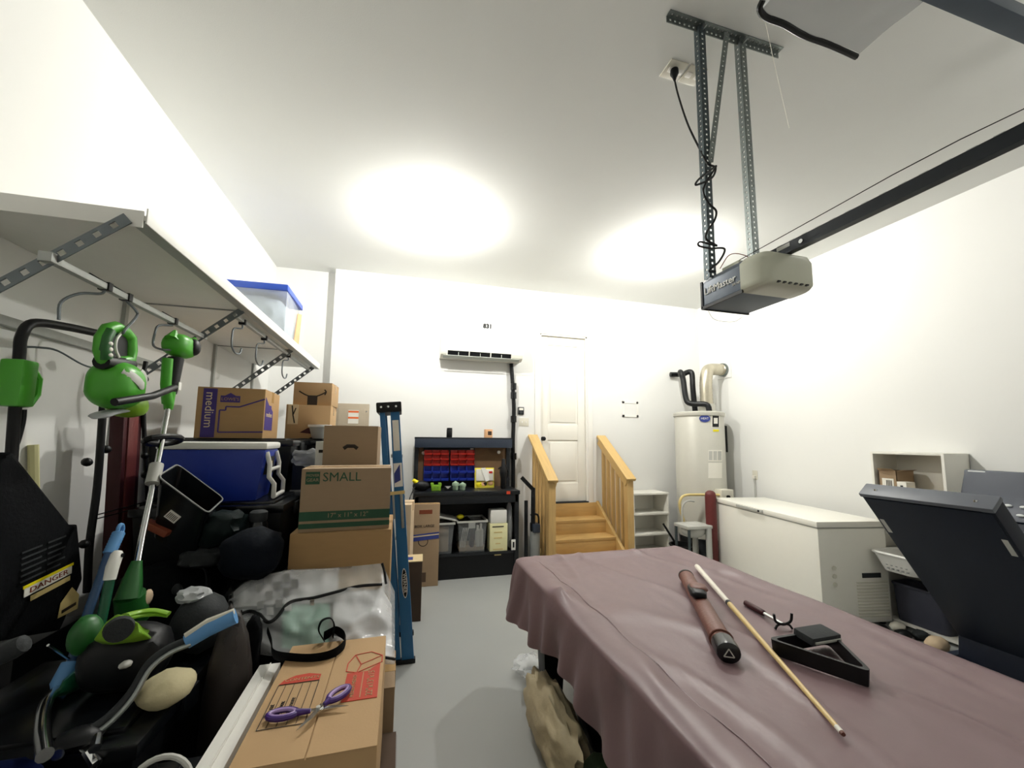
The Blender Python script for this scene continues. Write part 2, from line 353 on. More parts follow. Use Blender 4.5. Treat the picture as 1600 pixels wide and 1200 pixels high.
# outlet on the ceiling and the cord
a, c = oz(1040, 104, ZC), oz(1100, 128, ZC)
ot = thing('ceiling_outlet', 'cream double electrical outlet plate on the ceiling', 'outlet', ((a.x+c.x)/2, 1.8, ZC))
obj('plate', B().box((a.x, 1.745, ZC-.008), (a.x+.115, 1.86, ZC)).box((a.x+.13, 1.745, ZC-.008), (a.x+.245, 1.86, ZC)), 'pvc', ot, .003)
for k in range(4): obj('receptacle', B().box((a.x+.02+k*.06, 1.785, ZC-.011), (a.x+.055+k*.06, 1.82, ZC-.006)), 'trim', ot, .004)
q = a+V((.05, 0, 0)); q.y = 1.79; q.z = ZC-.012
pc = thing('extension_cord', 'black power cord hanging from ceiling outlet and looped round the hanger', 'cord', q)
obj('plug', B().lathe([(.014, 0), (.022, -.006), (.024, -.03), (.012, -.055), (.006, -.075)], q, 14), 'black', pc)
s = 1.418
cq_ = lambda x, y, Y=1.515: oy(x, y, Y)
pts = [q+V((0, 0, -.07)), oy(1060, 150, 1.75), oy(1075, 195, 1.66), oy(1097, 240, 1.56), cq_(1106, 256), cq_(1118, 262), cq_(1112, 278), cq_(1088, 289), cq_(1092, 280), cq_(1110, 266), cq_(1119, 260), cq_(1105, 282), cq_(1099, 300), cq_(1108, 318), cq_(1119, 330), cq_(1116, 345), cq_(1105, 362), cq_(1104, 374), cq_(1120, 384), cq_(1095, 378), cq_(1092, 384), cq_(1110, 388), cq_(1132, 389), cq_(1124, 408), cq_(1108, 423), cq_(1118, 424)]
obj('cord', B().tube(bez(pts, 7), .005, 7), 'black', pc)

# ------------------------------------------------------------------ overhead rack bar and slung bag
rk = thing('overhead_rack', 'dark grey steel rack bars hung below the ceiling', 'rack', (2.0, .7, 3.0))
A_, B_ = oz(1440, 0, 3.0), oz(1600, 70, 3.0); yr = (A_.y+B_.y)/2
for yb_ in (yr-.028, .12): obj('crossbar', B().box((.85, yb_-.03, 3.0), (3.3, yb_+.03, 3.05)), 'openergrey', rk, .004)
for xx in (.86, 3.25):
    obj('sidebar', B().box((xx, .12, 3.0), (xx+.04, yr-.05, 3.04)), 'openergrey', rk)
    for yb_ in (yr-.05, .12): obj('hanger', B().box((xx, yb_-.02, 3.03), (xx+.03, yb_+.02, ZC)), 'openergrey', rk)
obj('end_cap', B().box((2.12, yr-.062, 2.995), (2.135, yr+.004, 3.056)), 'black', rk)
sb = thing('storage_bag', 'clear plastic storage bag with black piping overhanging the ceiling rack', 'bag', (1.3, .6, 3.05))
e0, e1 = oz(1190, 18, 3.05), oz(1338, 89, 3.05)
def bagf(u, v, up):   # sagging sheet from the piped far edge back over the bars
    p = e0+(e1-e0)*u; y = p.y+.012*math.sin(u*5)-.85*v
    return V((p.x+.14*v*(u-.25), y, 3.052+(.02*math.sin(math.pi*min(1, v*2))+.012*NZ.noise(V((u*5, v*8, 2))) if not up else .02+.2*math.sin(math.pi*min(1, max(0, v)))**.6*(.35+.65*math.sin(math.pi*u)**.5)+.02*NZ.noise(V((u*5, v*5, 6))))))
b = B(); A_ = b.grid(22, 26, lambda u, v: bagf(u, v, 0)); C_ = [[b.v(bagf(i/21, j/25, 1)) for j in range(26)] for i in range(22)]
for i in range(21):
    for j in range(25): b.f([C_[i][j], C_[i][j+1], C_[i+1][j+1], C_[i+1][j]])
per = [(i, 0) for i in range(22)]+[(21, j) for j in range(1, 26)]+[(i, 25) for i in range(20, -1, -1)]+[(0, j) for j in range(24, 0, -1)]
for q in range(len(per)):
    (i, j), (k, l) = per[q], per[(q+1) % len(per)]; b.f([A_[i][j], C_[i][j], C_[k][l], A_[k][l]])
obj('bag_body', b, 'film', sb, smooth=80)
pp = [oz(1192, 0, 3.06), oz(1187, 14, 3.05), oz(1197, 27, 3.05), oz(1225, 38, 3.05), oz(1255, 55, 3.05), oz(1295, 70, 3.05), oz(1338, 89, 3.05)]
obj('piping', B().tube(bez(pp, 5), .010, 8), 'black', sb)
obj('pull_string', B().tube([oz(1195, 30, 3.07), oz(1210, 100, 3.3), oz(1233, 200, 3.74)], .0012, 5), 'pvc', sb)

# ------------------------------------------------------------------ wooden entry stairs with two railings
st = thing('entry_stairs', 'wooden stairs with baluster handrails leading up to the white door', 'stairs', (2.28, 4.95, 0))
SX0, SX1 = 1.84, 2.72
RH = DZ0/4; TR = .26
for k in range(4):
    z = DZ0-RH*(k+1); y = YB-TR*k
    if k < 3: obj('tread', B().box((SX0-.01, y-TR-.025, z-.035), (SX1+.01, y-.01, z)), 'woodx', st, .004)
    obj('riser', B().box((SX0, y-.02-(.0), max(z, 0)), (SX1, y-.001, z+RH-(.035 if k else .0))), 'woodx', st, .002)
slope = RH/TR
for xs in (SX0-.04, SX1):
    b = B(); ya, yb_ = YB-.005, YB-3*TR-.02
    za = DZ0+.02
    b.prism([(ya, za), (ya, za-.40), (yb_+.12, 0), (yb_-.02, 0), (yb_-.02, .15)], xs, xs+.04, lambda u, v, d: (d, u, v))
    obj('stringer', b, 'woody', st, .003)
YN = 4.62
for s_, xc in ((-1, SX0-.085), (1, SX1+.085)):
    zt = lambda y: 1.155+(y-YN)*.70
    zb = lambda y: max(.02, DZ0-.30+(y-YB)*slope)
    obj('newel_post', B().box((xc-.045, YN-.045, 0), (xc+.045, YN+.045, zt(YN)-.03)), 'wood', st, .004)
    for i in range(5):
        y = YN+.145+i*.125
        obj('baluster', B().box((xc-.022, y-.022, zb(y)), (xc+.022, y+.022, zt(y)-.03)), 'wood', st, .003)
    y0_, y1_ = YN-.07, YB-.002
    obj('handrail', B().bar((xc, y0_, zt(y0_)), (xc, y1_-.009, zt(y1_-.009)), .135, .036, (1, 0, 0)), 'woody', st, .005)
    obj('rail_apron', B().bar((xc-s_*.038, y0_+.03, zt(y0_+.03)-.064), (xc-s_*.038, y1_-.024, zt(y1_-.024)-.064), .036, .088, (1, 0, 0)), 'woody', st, .003)
    obj('lower_rail', B().bar((xc, 4.86, zb(4.86)), (xc, y1_-.024, zb(y1_-.024)), .036, .085, (1, 0, 0)), 'woody', st, .003)

# ------------------------------------------------------------------ mini split air conditioner
ay = 5.13
L_, R_ = oy(689, 545, ay), oy(817, 557, ay)
zl = (oy(695, 560, 5.17).z+oy(800, 568, 5.17).z)/2+.03
ac = thing('air_conditioner', 'white wall-mounted split air conditioner above the workbench', 'air conditioner', ((L_.x+R_.x)/2, YB, zl))
prof = [(YB, zl), (5.2, zl-.005), (5.14, zl+.03), (5.125, zl+.075), (5.13, zl+.22), (5.16, zl+.28), (5.2, zl+.29), (YB, zl+.29)]
mpX = lambda u, v, d: (d, u, v)
bd = obj('body', B().prism(prof, L_.x, R_.x, mpX), 'ac', ac, .006)
obj('outlet_slot', B().prism([(5.118, zl+.078), (5.136, zl+.02), (5.15, zl+.02), (5.14, zl+.08)], L_.x+.08, R_.x-.16, mpX), 'black', ac)
n_ = 3; ww = (R_.x-L_.x-.24)/n_
for i in range(n_+1): obj('slot_divider', B().prism([(5.112, zl+.08), (5.130, zl+.016), (5.14, zl+.02), (5.13, zl+.085)], L_.x+.08+ww*i-.006, L_.x+.08+ww*i+.006, mpX), 'ac', ac)
for i in range(n_):
    obj('vane', B().box((L_.x+.085+ww*(i+.48), 5.113, zl+.022), (L_.x+.085+ww*(i+.5), 5.12, zl+.06)), 'acgrey', ac)
obj('air_flap', B().prism([(5.115, zl+.012), (5.16, zl-.02), (5.165, zl-.014), (5.12, zl+.018)], L_.x+.03, R_.x-.05, mpX), 'acgrey', ac)
tw = thing('wall_marks', 'small dark numerals on the white wall above the air conditioner', 'lettering', oy(762, 510, YB))
text('831', .085, fm(oy(762, 510, YB-.003), (1, 0, 0), (0, 0, 1)), 'black', tw, ext=.003, bold=.003)
# black line set down the wall
lp = lambda x, y: oy(x, y, YB-.035)
ls = thing('line_set', 'black insulated pipe line running down the wall from the air conditioner', 'pipe', lp(800, 768))
pts = [V((lp(799, 560).x, YB-.035, zl-.012)), lp(801, 600), lp(803, 640), lp(801.5, 690), lp(802, 735), lp(801, 790)]
obj('pipe', B().tube(bez(pts, 6), .028, 10), 'black', ls)
for y in (604, 618, 655, 713): obj('coupling', B().cyl(lp(802.5, y-5), lp(802.5, y+5), .042, n=12), 'blackp', ls)

# small wall fittings
t = thing('door_keypad', 'small black garage door keypad on the wall beside the door', 'keypad', oy(814, 643, YB))
p0, p1 = oy(809.5, 636, YB), oy(818, 648, YB)
obj('case', B().box((p0.x, YB-.02, p1.z), (p1.x, YB, p0.z)), 'black', t, .004)
obj('screen', B().box((p0.x+.01, YB-.023, p0.z-.045), (p1.x-.012, YB-.018, p0.z-.012)), 'sticky', t)
obj('keys', B().box((p0.x+.012, YB-.023, p1.z+.012), (p1.x-.012, YB-.018, p1.z+.05)), 'greyd', t)
t = thing('light_switch', 'cream double light switch plate under the keypad', 'switch', oy(818, 660, YB))
p0, p1 = oy(811, 653, YB), oy(826, 666, YB)
obj('plate', B().box((p0.x, YB-.006, p1.z), (p1.x, YB, p0.z)), 'pvc', t, .003)
for k in (.3, .7): obj('toggle', B().box((p0.x+(p1.x-p0.x)*k-.007, YB-.014, (p0.z+p1.z)/2-.013), (p0.x+(p1.x-p0.x)*k+.007, YB-.004, (p0.z+p1.z)/2+.013)), 'trim', t, .002)
t = thing('wall_panel', 'flat square white access panel on the wall right of the door', 'panel', oy(985, 640, YB))
p0, p1 = oy(972, 627, YB), oy(997, 652, YB)
obj('frame', B().box((p0.x, YB-.012, p1.z), (p1.x, YB, p1.z+.03)).box((p0.x, YB-.012, p0.z-.03), (p1.x, YB, p0.z)).box((p0.x, YB-.012, p1.z), (p0.x+.03, YB, p0.z)).box((p1.x-.03, YB-.012, p1.z), (p1.x, YB, p0.z)), 'trim', t)
obj('cover', B().box((p0.x+.03, YB-.007, p1.z+.03), (p1.x-.03, YB, p0.z-.03)), 'wall', t)
p = ox(1180, 742, XR)
t = thing('wall_outlet', 'white electrical outlet on the wall above the chest freezer', 'outlet', p)
obj('plate', B().box((XR-.006, p.y-.04, p.z-.06), (XR, p.y+.04, p.z+.06)), 'pvc', t, .003)
obj('plug', B().box((XR-.04, p.y-.018, p.z-.05), (XR-.004, p.y+.018, p.z-.012)), 'sticky', t, .005)
obj('cord', B().tube(bez([V((XR-.03, p.y, p.z-.04)), V((XR-.03, p.y-.01, p.z-.15)), V((XR-.02, p.y+.0, p.z-.4))], 6), .006, 6), 'greyl', t)
p0, p1 = oy(523, 630, YB), oy(575, 690, YB)
t = thing('electrical_panel', 'tan metal electrical panel with orange striped label on the back wall', 'electrical panel', ((p0.x+p1.x)/2, YB, p1.z))
obj('cover', B().box((p0.x, YB-.02, p1.z), (p1.x, YB, p0.z)), 'panelgrey', t, .004)
obj('door', B().box((p0.x+.05, YB-.028, p1.z+.04), (p1.x-.05, YB-.015, p0.z-.05)), 'panelgrey', t, .003)
a, c = oy(545, 641, YB), oy(560, 662, YB)
lb = obj('warning_label', B().box((a.x, YB-.031, c.z), (c.x, YB-.027, a.z)), 'sticky', t)
for k in (0, 1): obj('orange_stripe', B().box((a.x, YB-.032, a.z-.03-k*.075), (c.x, YB-.029, a.z-k*.075-.008)), 'orange', lb)
for x in (525.5, 572.5): obj('screw', B().cyl(oy(x, 643, YB-.025), oy(x, 643, YB-.015), .008, n=8), 'chrome', t)

# ------------------------------------------------------------------ white step shelf by the heater
p0 = oy(986, 769, 5.15); p1 = oy(1034, 772, 5.15)
t = thing('step_shelf', 'small white three-tier open shelf beside the stairs', 'shelf', ((p0.x+p1.x)/2, 5.2, 0))
X0, X1, Zt = p0.x-.06, p1.x, .87
for x in (X0, X1-.02): obj('side_panel', B().box((x, 5.0, 0), (x+.02, YB-.005, Zt-.02)), 'bookcase', t, .003)
for z in (Zt-.02, .575, .30, .06): obj('shelf_board', B().box((X0-.005, 4.99, z), (X1+.005, YB-.01, z+.025)), 'bookcase', t, .003)
obj('back_panel', B().box((X0, YB-.015, 0), (X1, YB-.005, Zt)), 'bookcase', t)

# ------------------------------------------------------------------ water heater
hx, hy, hr, hz = 4.11, 4.86, .325, 2.0
t = thing('water_heater', 'tall beige water heater with flexible metal duct in the corner', 'water heater', (hx, hy, 0))
obj('tank', B().lathe([(hr-.01, .30), (hr, .31), (hr, hz-.06), (hr-.004, hz-.05)], (hx, hy, 0), 40), 'heater', t)
obj('top_cap', B().lathe([(hr+.012, hz-.05), (hr+.016, hz-.045), (hr+.016, hz), (hr-.02, hz+.015), (0, hz+.02)], (hx, hy, 0), 40), 'heater', t)
obj('top_shroud', B().cyl((hx+.08, hy-.08, hz+.01), (hx+.08, hy-.08, hz+.13), .11, n=20), 'heater', t)
obj('base_ring', B().lathe([(hr-.03, .0), (hr-.03, .3)], (hx, hy, 0), 30), 'greyd', t)
vd = V((hx, hy, 0))-V((0, 0, 0)); th0 = math.atan2(-hy, -hx)
def hpt(px, py):   # on the tank surface facing the camera
    v = ray(px, py); a = v.x**2+v.y**2; bq = -2*(v.x*hx+v.y*hy); cq = hx*hx+hy*hy-hr*hr
    k = (-bq-math.sqrt(max(0, bq*bq-4*a*cq)))/(2*a); return CAM+v*k
def hplate(nm, x0, y0, x1, y1, m, off=.002, par_=t):
    b = B(); n = 6
    def g(u, v):
        q = hpt(x0+(x1-x0)*u, y0+(y1-y0)*v); nn = V((q.x-hx, q.y-hy, 0)).normalized(); return q+nn*off
    b.grid(n, 3, g); return obj(nm, b, m, par_)
hplate('badge', 1111.5, 647, 1124.5, 668, 'sticky'); bg = hplate('badge_print', 1113, 648, 1123, 667, 'black', .003)
hplate('badge_shield', 1115, 653, 1121, 662, 'sticky', .004); hplate('yellow_tag', 1114, 671, 1123, 674.5, 'hiyellow')
hplate('data_label', 1106.5, 703, 1128, 721, 'sticky'); hplate('data_label', 1106.5, 723, 1128, 747, 'sticky')
for k in range(3): hplate('label_box', 1107.5+k*7, 705, 1113+k*7, 719, 'greyl', .003)
lo = hpt(1101, 654); nn = V((lo.x-hx, lo.y-hy, 0)).normalized(); tx = V((-nn.y, nn.x, 0))
if tx.x < 0: tx = -tx
lg = obj('logo', B(fm(lo+nn*.004, tx, (0, 0, 1))).prism([(.07*math.cos(a*.3)*(1), .05*math.sin(a*.3)) for a in range(21)], 0, .002, lambda u, v, d: (u, v, d)), 'logoblue', t)
text('HEAT', .04, fm(lo+nn*.0065, tx, (0, 0, 1)), 'sticky', lg)
cp = hpt(1126, 772); obj('control_box', B().box((cp.x-.09, cp.y-.12, cp.z-.09), (cp.x+.1, cp.y+.02, cp.z+.07)), 'pvc', t, .01)
obj('control_knob', B().cyl((cp.x, cp.y-.145, cp.z-.02), (cp.x, cp.y-.115, cp.z-.02), .022, n=12), 'black', t)
obj('relief_pipe', B().tube([(hx+hr-.02, hy-.12, 1.82), (hx+hr+.03, hy-.12, 1.82), (hx+hr+.03, hy-.12, 1.45)], .014, 8), 'black', t)
# corrugated duct
dk = ox(1131, 578, XR-.01)
pts = bez([V((hx+.08, hy-.08, hz+.12)), V((hx+.08, hy-.08, hz+.42)), V((hx+.12, hy-.07, hz+.60)), V((hx+.22, hy-.04, dk.z-.01)), V((XR-.1, dk.y, dk.z)), V((XR-.03, dk.y, dk.z))], 12)
obj('duct', B().tube(pts, [.082*(1+.05*(i % 2)) for i in range(len(pts))], 18), 'duct', t)
obj('duct_collar', B().box((XR-.012, dk.y-.13, dk.z-.13), (XR, dk.y+.13, dk.z+.13)), 'wall', t, .003)
obj('collar_ring', B().cyl((XR-.05, dk.y, dk.z), (XR-.02, dk.y, dk.z), .098, n=20), 'galv', t)
# black insulated pipes
P1 = oy(1050, 582, YB-.06); zt = hz+.57
for dx, dy, sx_ in ((-.16, -.1, 0), (-.02, .04, 1)):
    a = V((hx+dx, hy+dy, hz+.0))
    if sx_ == 0: pts = [V((P1.x-.02, YB-.045, zt+.06)), V((P1.x+.1, YB-.1, zt+.06)), V((hx-.2, hy+.1, zt+.04)), V((hx-.2, hy+.05, zt-.08)), V((hx-.2, hy, hz+.2)), V((hx-.16, hy-.06, hz+.13)), V((hx-.03, hy-.2, hz+.11)), V((hx-.01, hy-.23, hz-.0))]
    else: pts = [V((hx-.15, hy+.14, zt+.0)), V((hx-.05, hy+.12, zt+.05)), V((hx-.02, hy+.08, zt+.02)), V((hx-.03, hy+.06, zt-.2)), V((hx-.02, hy+.04, hz+.01))]
    obj('insulated_pipe', B().tube(bez(pts, 5), .038, 12), 'black', t)
# yellow gas hose, tub stand and bits at its foot
hs = lambda x, y, Y=4.545: oy(x, y, Y)
t = thing('yellow_hose', 'pale yellow flexible hose arching beside the water heater', 'hose', hs(1070, 818))
obj('hose', B().tube(bez([V((cp.x-.06, cp.y-.08, cp.z)), hs(1085, 773), hs(1068, 775), hs(1062, 785), hs(1064, 800), hs(1068, 812), hs(1070, 822)], 6), .017, 8), 'hose_y', t)
obj('fitting', B().cyl(hs(1070, 812), hs(1070, 826), .02, n=10), 'pvc', t)
t = thing('utility_stand', 'grey plastic utility stand with rounded tray in front of the water heater', 'stand', (3.75, 4.45, 0))
c0 = hs(1052, 808, 4.5); c1 = hs(1108, 822, 4.25); zt = c1.z
obj('tray', B().box((c0.x, 4.22, zt-.03), (c1.x+.03, 4.5, zt+.012)), 'greyl', t, .012)
obj('basin', B().blob((c1.x-.14, 4.36, zt-.06), (.16, .13, .10), .02, sub=2), 'greyl', t)
for x, y in ((c0.x+.02, 4.48), (c1.x-.02, 4.24), (c1.x-.02, 4.48), (c0.x+.02, 4.24)):
    obj('leg', B().cyl((x, y, 0), (x, y, zt), .035 if x > c0.x+.1 else .016, n=10), 'greyl' if x > c0.x+.1 else 'strut', t)
obj('back_hoop', B().tube(bez([V((c0.x+.13, 4.5, zt)), V((c0.x+.14, 4.5, zt+.2)), V((c0.x+.22, 4.5, zt+.27)), V((c1.x, 4.5, zt+.26))], 6), .012, 8), 'greyl', t)
t = tag(obj('black_tub', B().lathe([(.13, 0), (.16, .22), (.17, .22), (.17, .235), (.15, .235), (.12, .02)], (3.66, 4.72, 0), 20), 'black'), 'low black plastic tub on the floor beside the heater stand', 'tub')
t = tag(obj('floor_board', B().box((3.72, 5.22, 0), (4.5, 5.33, .06)), 'rust'), 'low brown board on the floor along the back wall', 'board')
a, c = hs(1036, 818, 4.9), V((3.72, 4.74, .026))
tag(obj('black_rod', B().cyl((a.x, a.y, a.z), (c.x, c.y, c.z), .014, n=8), 'black'), 'short black rod leaning against the grey utility stand', 'rod')
mp_ = oy(1112, 772, 4.28)-V((.02, 0, 0))
tag(obj('padded_roll', B().lathe([(.06, 0), (.064, .02), (.064, .93), (.055, .965), (.03, .985), (0, .99)], (mp_.x, 4.28, 0), 20), 'maroon'), 'maroon padded roll standing upright beside the freezer', 'roll')

# ------------------------------------------------------------------ chest freezer
fz = .90
f0, f1 = oz(1119, 777.5, fz), oz(1276.6, 815, fz); ex = (f0-f1); fl = ex.length; ex.normalize(); ey = V((ex.y, -ex.x, 0))   # ex runs to the back, ey to the wall
if ey.x < 0: ey = -ey
T = M(((ex.x, ey.x, 0, f1.x), (ex.y, ey.y, 0, f1.y), (0, 0, 1, 0), (0, 0, 0, 1)))
FD = .665
t = thing('chest_freezer', 'white chest freezer with a lid handle against the right wall', 'freezer', (f1.x+.3, f1.y+.7, 0))
bd = obj('cabinet', B(T).box((0, 0, .03), (fl, FD, .835)), 'freezer', t, .012)
obj('lid', B(T).box((-.008, -.012, .845), (fl+.008, FD, fz)), 'freezer', t, .016)
obj('gasket', B(T).box((.01, .004, .83), (fl-.01, FD-.01, .85)), 'greyl', t)
hd = obj('lid_handle', B(T).box((fl*.44, -.03, .858), (fl*.72, -.008, .888)), 'greyl', t, .006)
obj('lock', B(T).cyl((fl*.47, -.036, .872), (fl*.47, -.02, .872), .011, n=12), 'black', hd)
for i in range(12): obj('vent_slat', B(T).box((-.007, .34, .08+i*.026), (.001, .64, .091+i*.026)), 'freezer_g', t, .002)
obj('badge', B(T).box((-.006, .40, .41), (.001, .58, .45)), 'greyd', t)
for i in range(3): obj('control_dial', B(T).cyl((-.008, .13, .36+i*.07), (.001, .13, .36+i*.07), .02, n=12), 'freezer_g', t)
for x in (.05, fl-.05):
    for y in (.05, FD-.05): obj('foot', B(T).cyl((x, y, 0), (x, y, .04), .025, n=8), 'black', t)

# ------------------------------------------------------------------ bookcase and what it holds
bx0, by0, by1, bz = 4.265, 2.255, 2.79, 1.52
t = thing('bookcase', 'white narrow open bookcase against the right wall', 'bookcase', (4.42, 2.53, 0))
for y in (by0, by1-.02): obj('side_panel', B().box((bx0, y, 0), (XR-.004, y+.02, bz)), 'bookcase', t, .002)
obj('back_panel', B().box((XR-.012, by0, .02), (XR-.004, by1, bz-.01)), 'bookcase', t)
obj('top_board', B().box((bx0, by0+.02, bz-.02), (XR-.004, by1-.02, bz)), 'bookcase', t, .002)
for z in (1.10, .80, .50, .05): obj('shelf_board', B().box((bx0+.005, by0+.02, z-.02), (XR-.012, by1-.02, z)), 'particle' if z == 1.10 else 'bookcase', t, .002)
def openbox(nm, lab, c, sx, sy, sz, m, rot=0., cat='box'):
    T = M.Translation(V(c)) @ M.Rotation(rot, 4, 'Z'); t = thing(nm, lab, cat, c)
    b = B(T); k = .004
    b.box((-sx/2, -sy/2, 0), (sx/2, sy/2, k)); b.box((-sx/2, -sy/2, 0), (-sx/2+k, sy/2, sz)); b.box((sx/2-k, -sy/2, 0), (sx/2, sy/2, sz)); b.box((-sx/2, -sy/2, 0), (sx/2, -sy/2+k, sz)); b.box((-sx/2, sy/2-k, 0), (sx/2, sy/2, sz))
    obj('body', b, m, t); return t, T
t, T = openbox('carton', 'small brown carton with a shipping label on the bookcase', (4.40, 2.68, 1.10), .22, .14, .25, 'card2')
obj('flap', B(T).hexa([(-.11, -.07, .248), (-.106, -.07, .248), (-.106, .07, .248), (-.11, .07, .248), (-.15, -.06, .27), (-.146, -.06, .27), (-.146, .06, .27), (-.15, .06, .27)]), 'card2', t)
obj('flap', B(T).hexa([(-.1, -.07, .248), (.1, -.07, .248), (.1, -.066, .248), (-.1, -.066, .248), (-.09, -.11, .262), (.09, -.11, .262), (.09, -.106, .262), (-.09, -.106, .262)]), 'card2', t)
lb = obj('shipping_label', B(T).box((-.1115, -.045, .08), (-.109, .045, .18)), 'sticky', t)
for k in range(4): obj('barcode_line', B(T).box((-.113, -.03+k*.012, .09), (-.1112, -.024+k*.012, .165)), 'ink', lb)
t = thing('small_carton', 'small white printed carton beside the brown one on the bookcase', 'box', (4.33, 2.56, 1.10))
obj('body', B().box((4.27, 2.53, 1.10), (4.38, 2.60, 1.26)), 'sticky', t, .002)
obj('print', B().box((4.2685, 2.555, 1.16), (4.2705, 2.575, 1.23)), 'greyd', t)
tag(obj('black_box', B().box((4.275, 2.46, .80), (4.5, 2.68, .89)), 'black', bev=.004), 'flat black box on the second shelf of the bookcase', 'box')
# laundry basket (slotted)
def basket(nm, lab, c, sx, sy, h, m, flare=.05, holes=True, rim=.012):
    t = thing(nm, lab, 'basket', c); x, y, z = c
    def ringp(k, grow):
        hx_, hy_ = sx/2+grow, sy/2+grow; r = .05; pts = []
        for cx_, cy_, a0 in ((1, 1, 0), (-1, 1, 90), (-1, -1, 180), (1, -1, 270)):
            for i in range(4):
                a = math.radians(a0+i*30); pts.append((x+cx_*(hx_-r)+r*math.cos(a), y+cy_*(hy_-r)+r*math.sin(a), k))
        return pts
    b = B(); rings = []
    for q, (k, g) in enumerate(((z, 0), (z+h*.45, flare*.45), (z+h, flare), (z+h, flare-.005), (z+h*.45, flare*.45-.005), (z+.006, -.004))):
        rings.append([b.v(p) for p in ringp(k, g)])
    for A, C in zip(rings, rings[1:]):
        for j in range(len(A)): b.f([A[j], A[(j+1) % len(A)], C[(j+1) % len(A)], C[j]])
    b.f(rings[0][::-1]); b.f(rings[-1]); obj('body', b, m, t)
    pts = ringp(z+h, flare); obj('rim', B().tube(pts, rim, 8, True), m, t); return t
bk = basket('laundry_basket', 'white perforated plastic basket sticking out of the bookcase', (4.26, 2.62, .505), .40, .24, .15, 'basket')
for i in range(5):
    for k in range(3): obj('hole', B().box((4.030+.01*k, 2.53+i*.035+.012*(k % 2), .53+k*.028), (4.038+.01*k, 2.545+i*.035+.012*(k % 2), .542+k*.028)), 'grey', bk)
bk_off = V((.04, -.078, -.003))
for i in range(6): obj('slot', B().box((4.12+i*.05, 2.466-.02, .54), (4.14+i*.05, 2.482-.012, .60)), 'greyl', bk)
bk.location = bk.location+bk_off
basket('waste_bin', 'dark blue-grey plastic bin on the bookcase bottom', (4.41, 2.535, .05), .22, .36, .31, 'bin', .014)
for i, (x_, y_, m, s_) in enumerate(((4.16, 2.62, 'pvc', .05), (4.02, 2.50, 'black', .055), (4.17, 2.47, 'greyd', .05), (4.07, 2.31, 'kraft', .07), (3.98, 2.62, 'black', .048))):
    tag(obj('floor_clutter', B().blob((x_, y_, s_*.7), (s_*1.4, s_*.95, s_*.75), .2, 2.5, i+20, 2, flatbot=s_*.69), m), ['cream crumpled shoe', 'black shoe', 'dark grey slipper', 'tan cloth slipper', 'black crumpled pouch'][i]+' on the floor between bookcase and pool table', 'shoe' if i < 4 else 'pouch')


# ------------------------------------------------------------------ folded treadmill
t = thing('treadmill', 'black folding treadmill with its deck raised and console behind', 'treadmill', (3.9, 1.80, 0))
P0, P1 = V((4.0, 0, .20)), V((3.13, 0, 1.25)); dd = (P1-P0).normalized(); nn = V((-dd.z, 0, dd.x))   # nn points to the table side
if nn.x > 0: nn = -nn
Wd = .33; yc = 1.795
def deck(a, c, lo, hi, y0, y1):
    A = P0+dd*a; C = P0+dd*c
    return [(A+nn*lo)+V((0, y0, 0)), (A+nn*hi)+V((0, y0, 0)), (A+nn*hi)+V((0, y1, 0)), (A+nn*lo)+V((0, y1, 0)), (C+nn*lo)+V((0, y0, 0)), (C+nn*hi)+V((0, y0, 0)), (C+nn*hi)+V((0, y1, 0)), (C+nn*lo)+V((0, y1, 0))]
DL = (P1-P0).length
dk_ = obj('deck', B().hexa(deck(0, DL-.03, -.05, 0, yc-Wd+.05, yc+Wd-.05)), 'tmill', t, .006)
for y in (yc-Wd, yc+Wd-.06): obj('side_rail', B().hexa(deck(-.05, DL, -.09, .012, y, y+.06)), 'tmill', t, .01)
obj('end_cap', B().hexa(deck(DL-.02, DL+.012, -.09, .02, yc-Wd-.005, yc+Wd+.005)), 'tgrey', t, .008)
obj('running_belt', B().hexa(deck(.05, DL-.06, -.062, -.048, yc-Wd+.08, yc+Wd-.08)), 'black', t)
for i in (0, 1): obj('warning_strip', B().hexa(deck(DL-.34+i*.0, DL-.22, .0155, .018, yc+(Wd-.045 if i == 0 else -Wd+.02), yc+(Wd-.02 if i == 0 else -Wd+.045))), 'greyl', dk_)
obj('underside_panel', B().hexa(deck(-.02, DL-.03, -.004, .016, yc-Wd+.012, yc+Wd-.012)), 'tmill', dk_, .004)
for y in (yc+Wd-.08, yc-Wd+.08): obj('roller_bolt', B().cyl(P1+V((.02, y, .012)), P1+V((.02, y, .035)), .012, n=10), 'chrome', t)
obj('motor_hood', B().prism([(3.95, .06), (4.45, .06), (4.45, .22), (4.3, .30), (3.98, .26)], yc-Wd, yc+Wd, lambda u, v, d: (u, d, v)), 'tmill', t, .015)
for y in (yc-Wd-.06, yc+Wd+.01): obj('base_rail', B().box((3.55, y, .0), (4.5, y+.05, .07)), 'tmill2', t, .008)
for y in (yc-Wd-.06, yc+Wd+.01): obj('upright', B().bar((4.36, y+.025, .05), (4.12, y+.025, 1.15), .05, .09, (0, 1, 0)), 'tmill2', t, .008)
cs = obj('console', B().prism([(4.02, 1.08), (4.06, 1.05), (4.22, 1.14), (4.25, 1.38), (4.23, 1.405), (4.19, 1.405), (4.14, 1.22)], yc-.40, yc+.31, lambda u, v, d: (u, d, v)), 'tmill2', t, .012)
for i in range(5):
    for k in range(2):
        y = yc+.20-i*.075; u = .35+.38*k; q = V((4.14+(4.02-4.14)*u, 0, 1.22+(1.08-1.22)*u))
        obj('button', B().blob((q.x-.004, y, q.z+.003), (.012, .022, .011), 0, sub=2), 'button', cs)
obj('display_badge', B().box((4.186, yc+.19, 1.385), (4.192, yc+.285, 1.40)), 'button', cs)
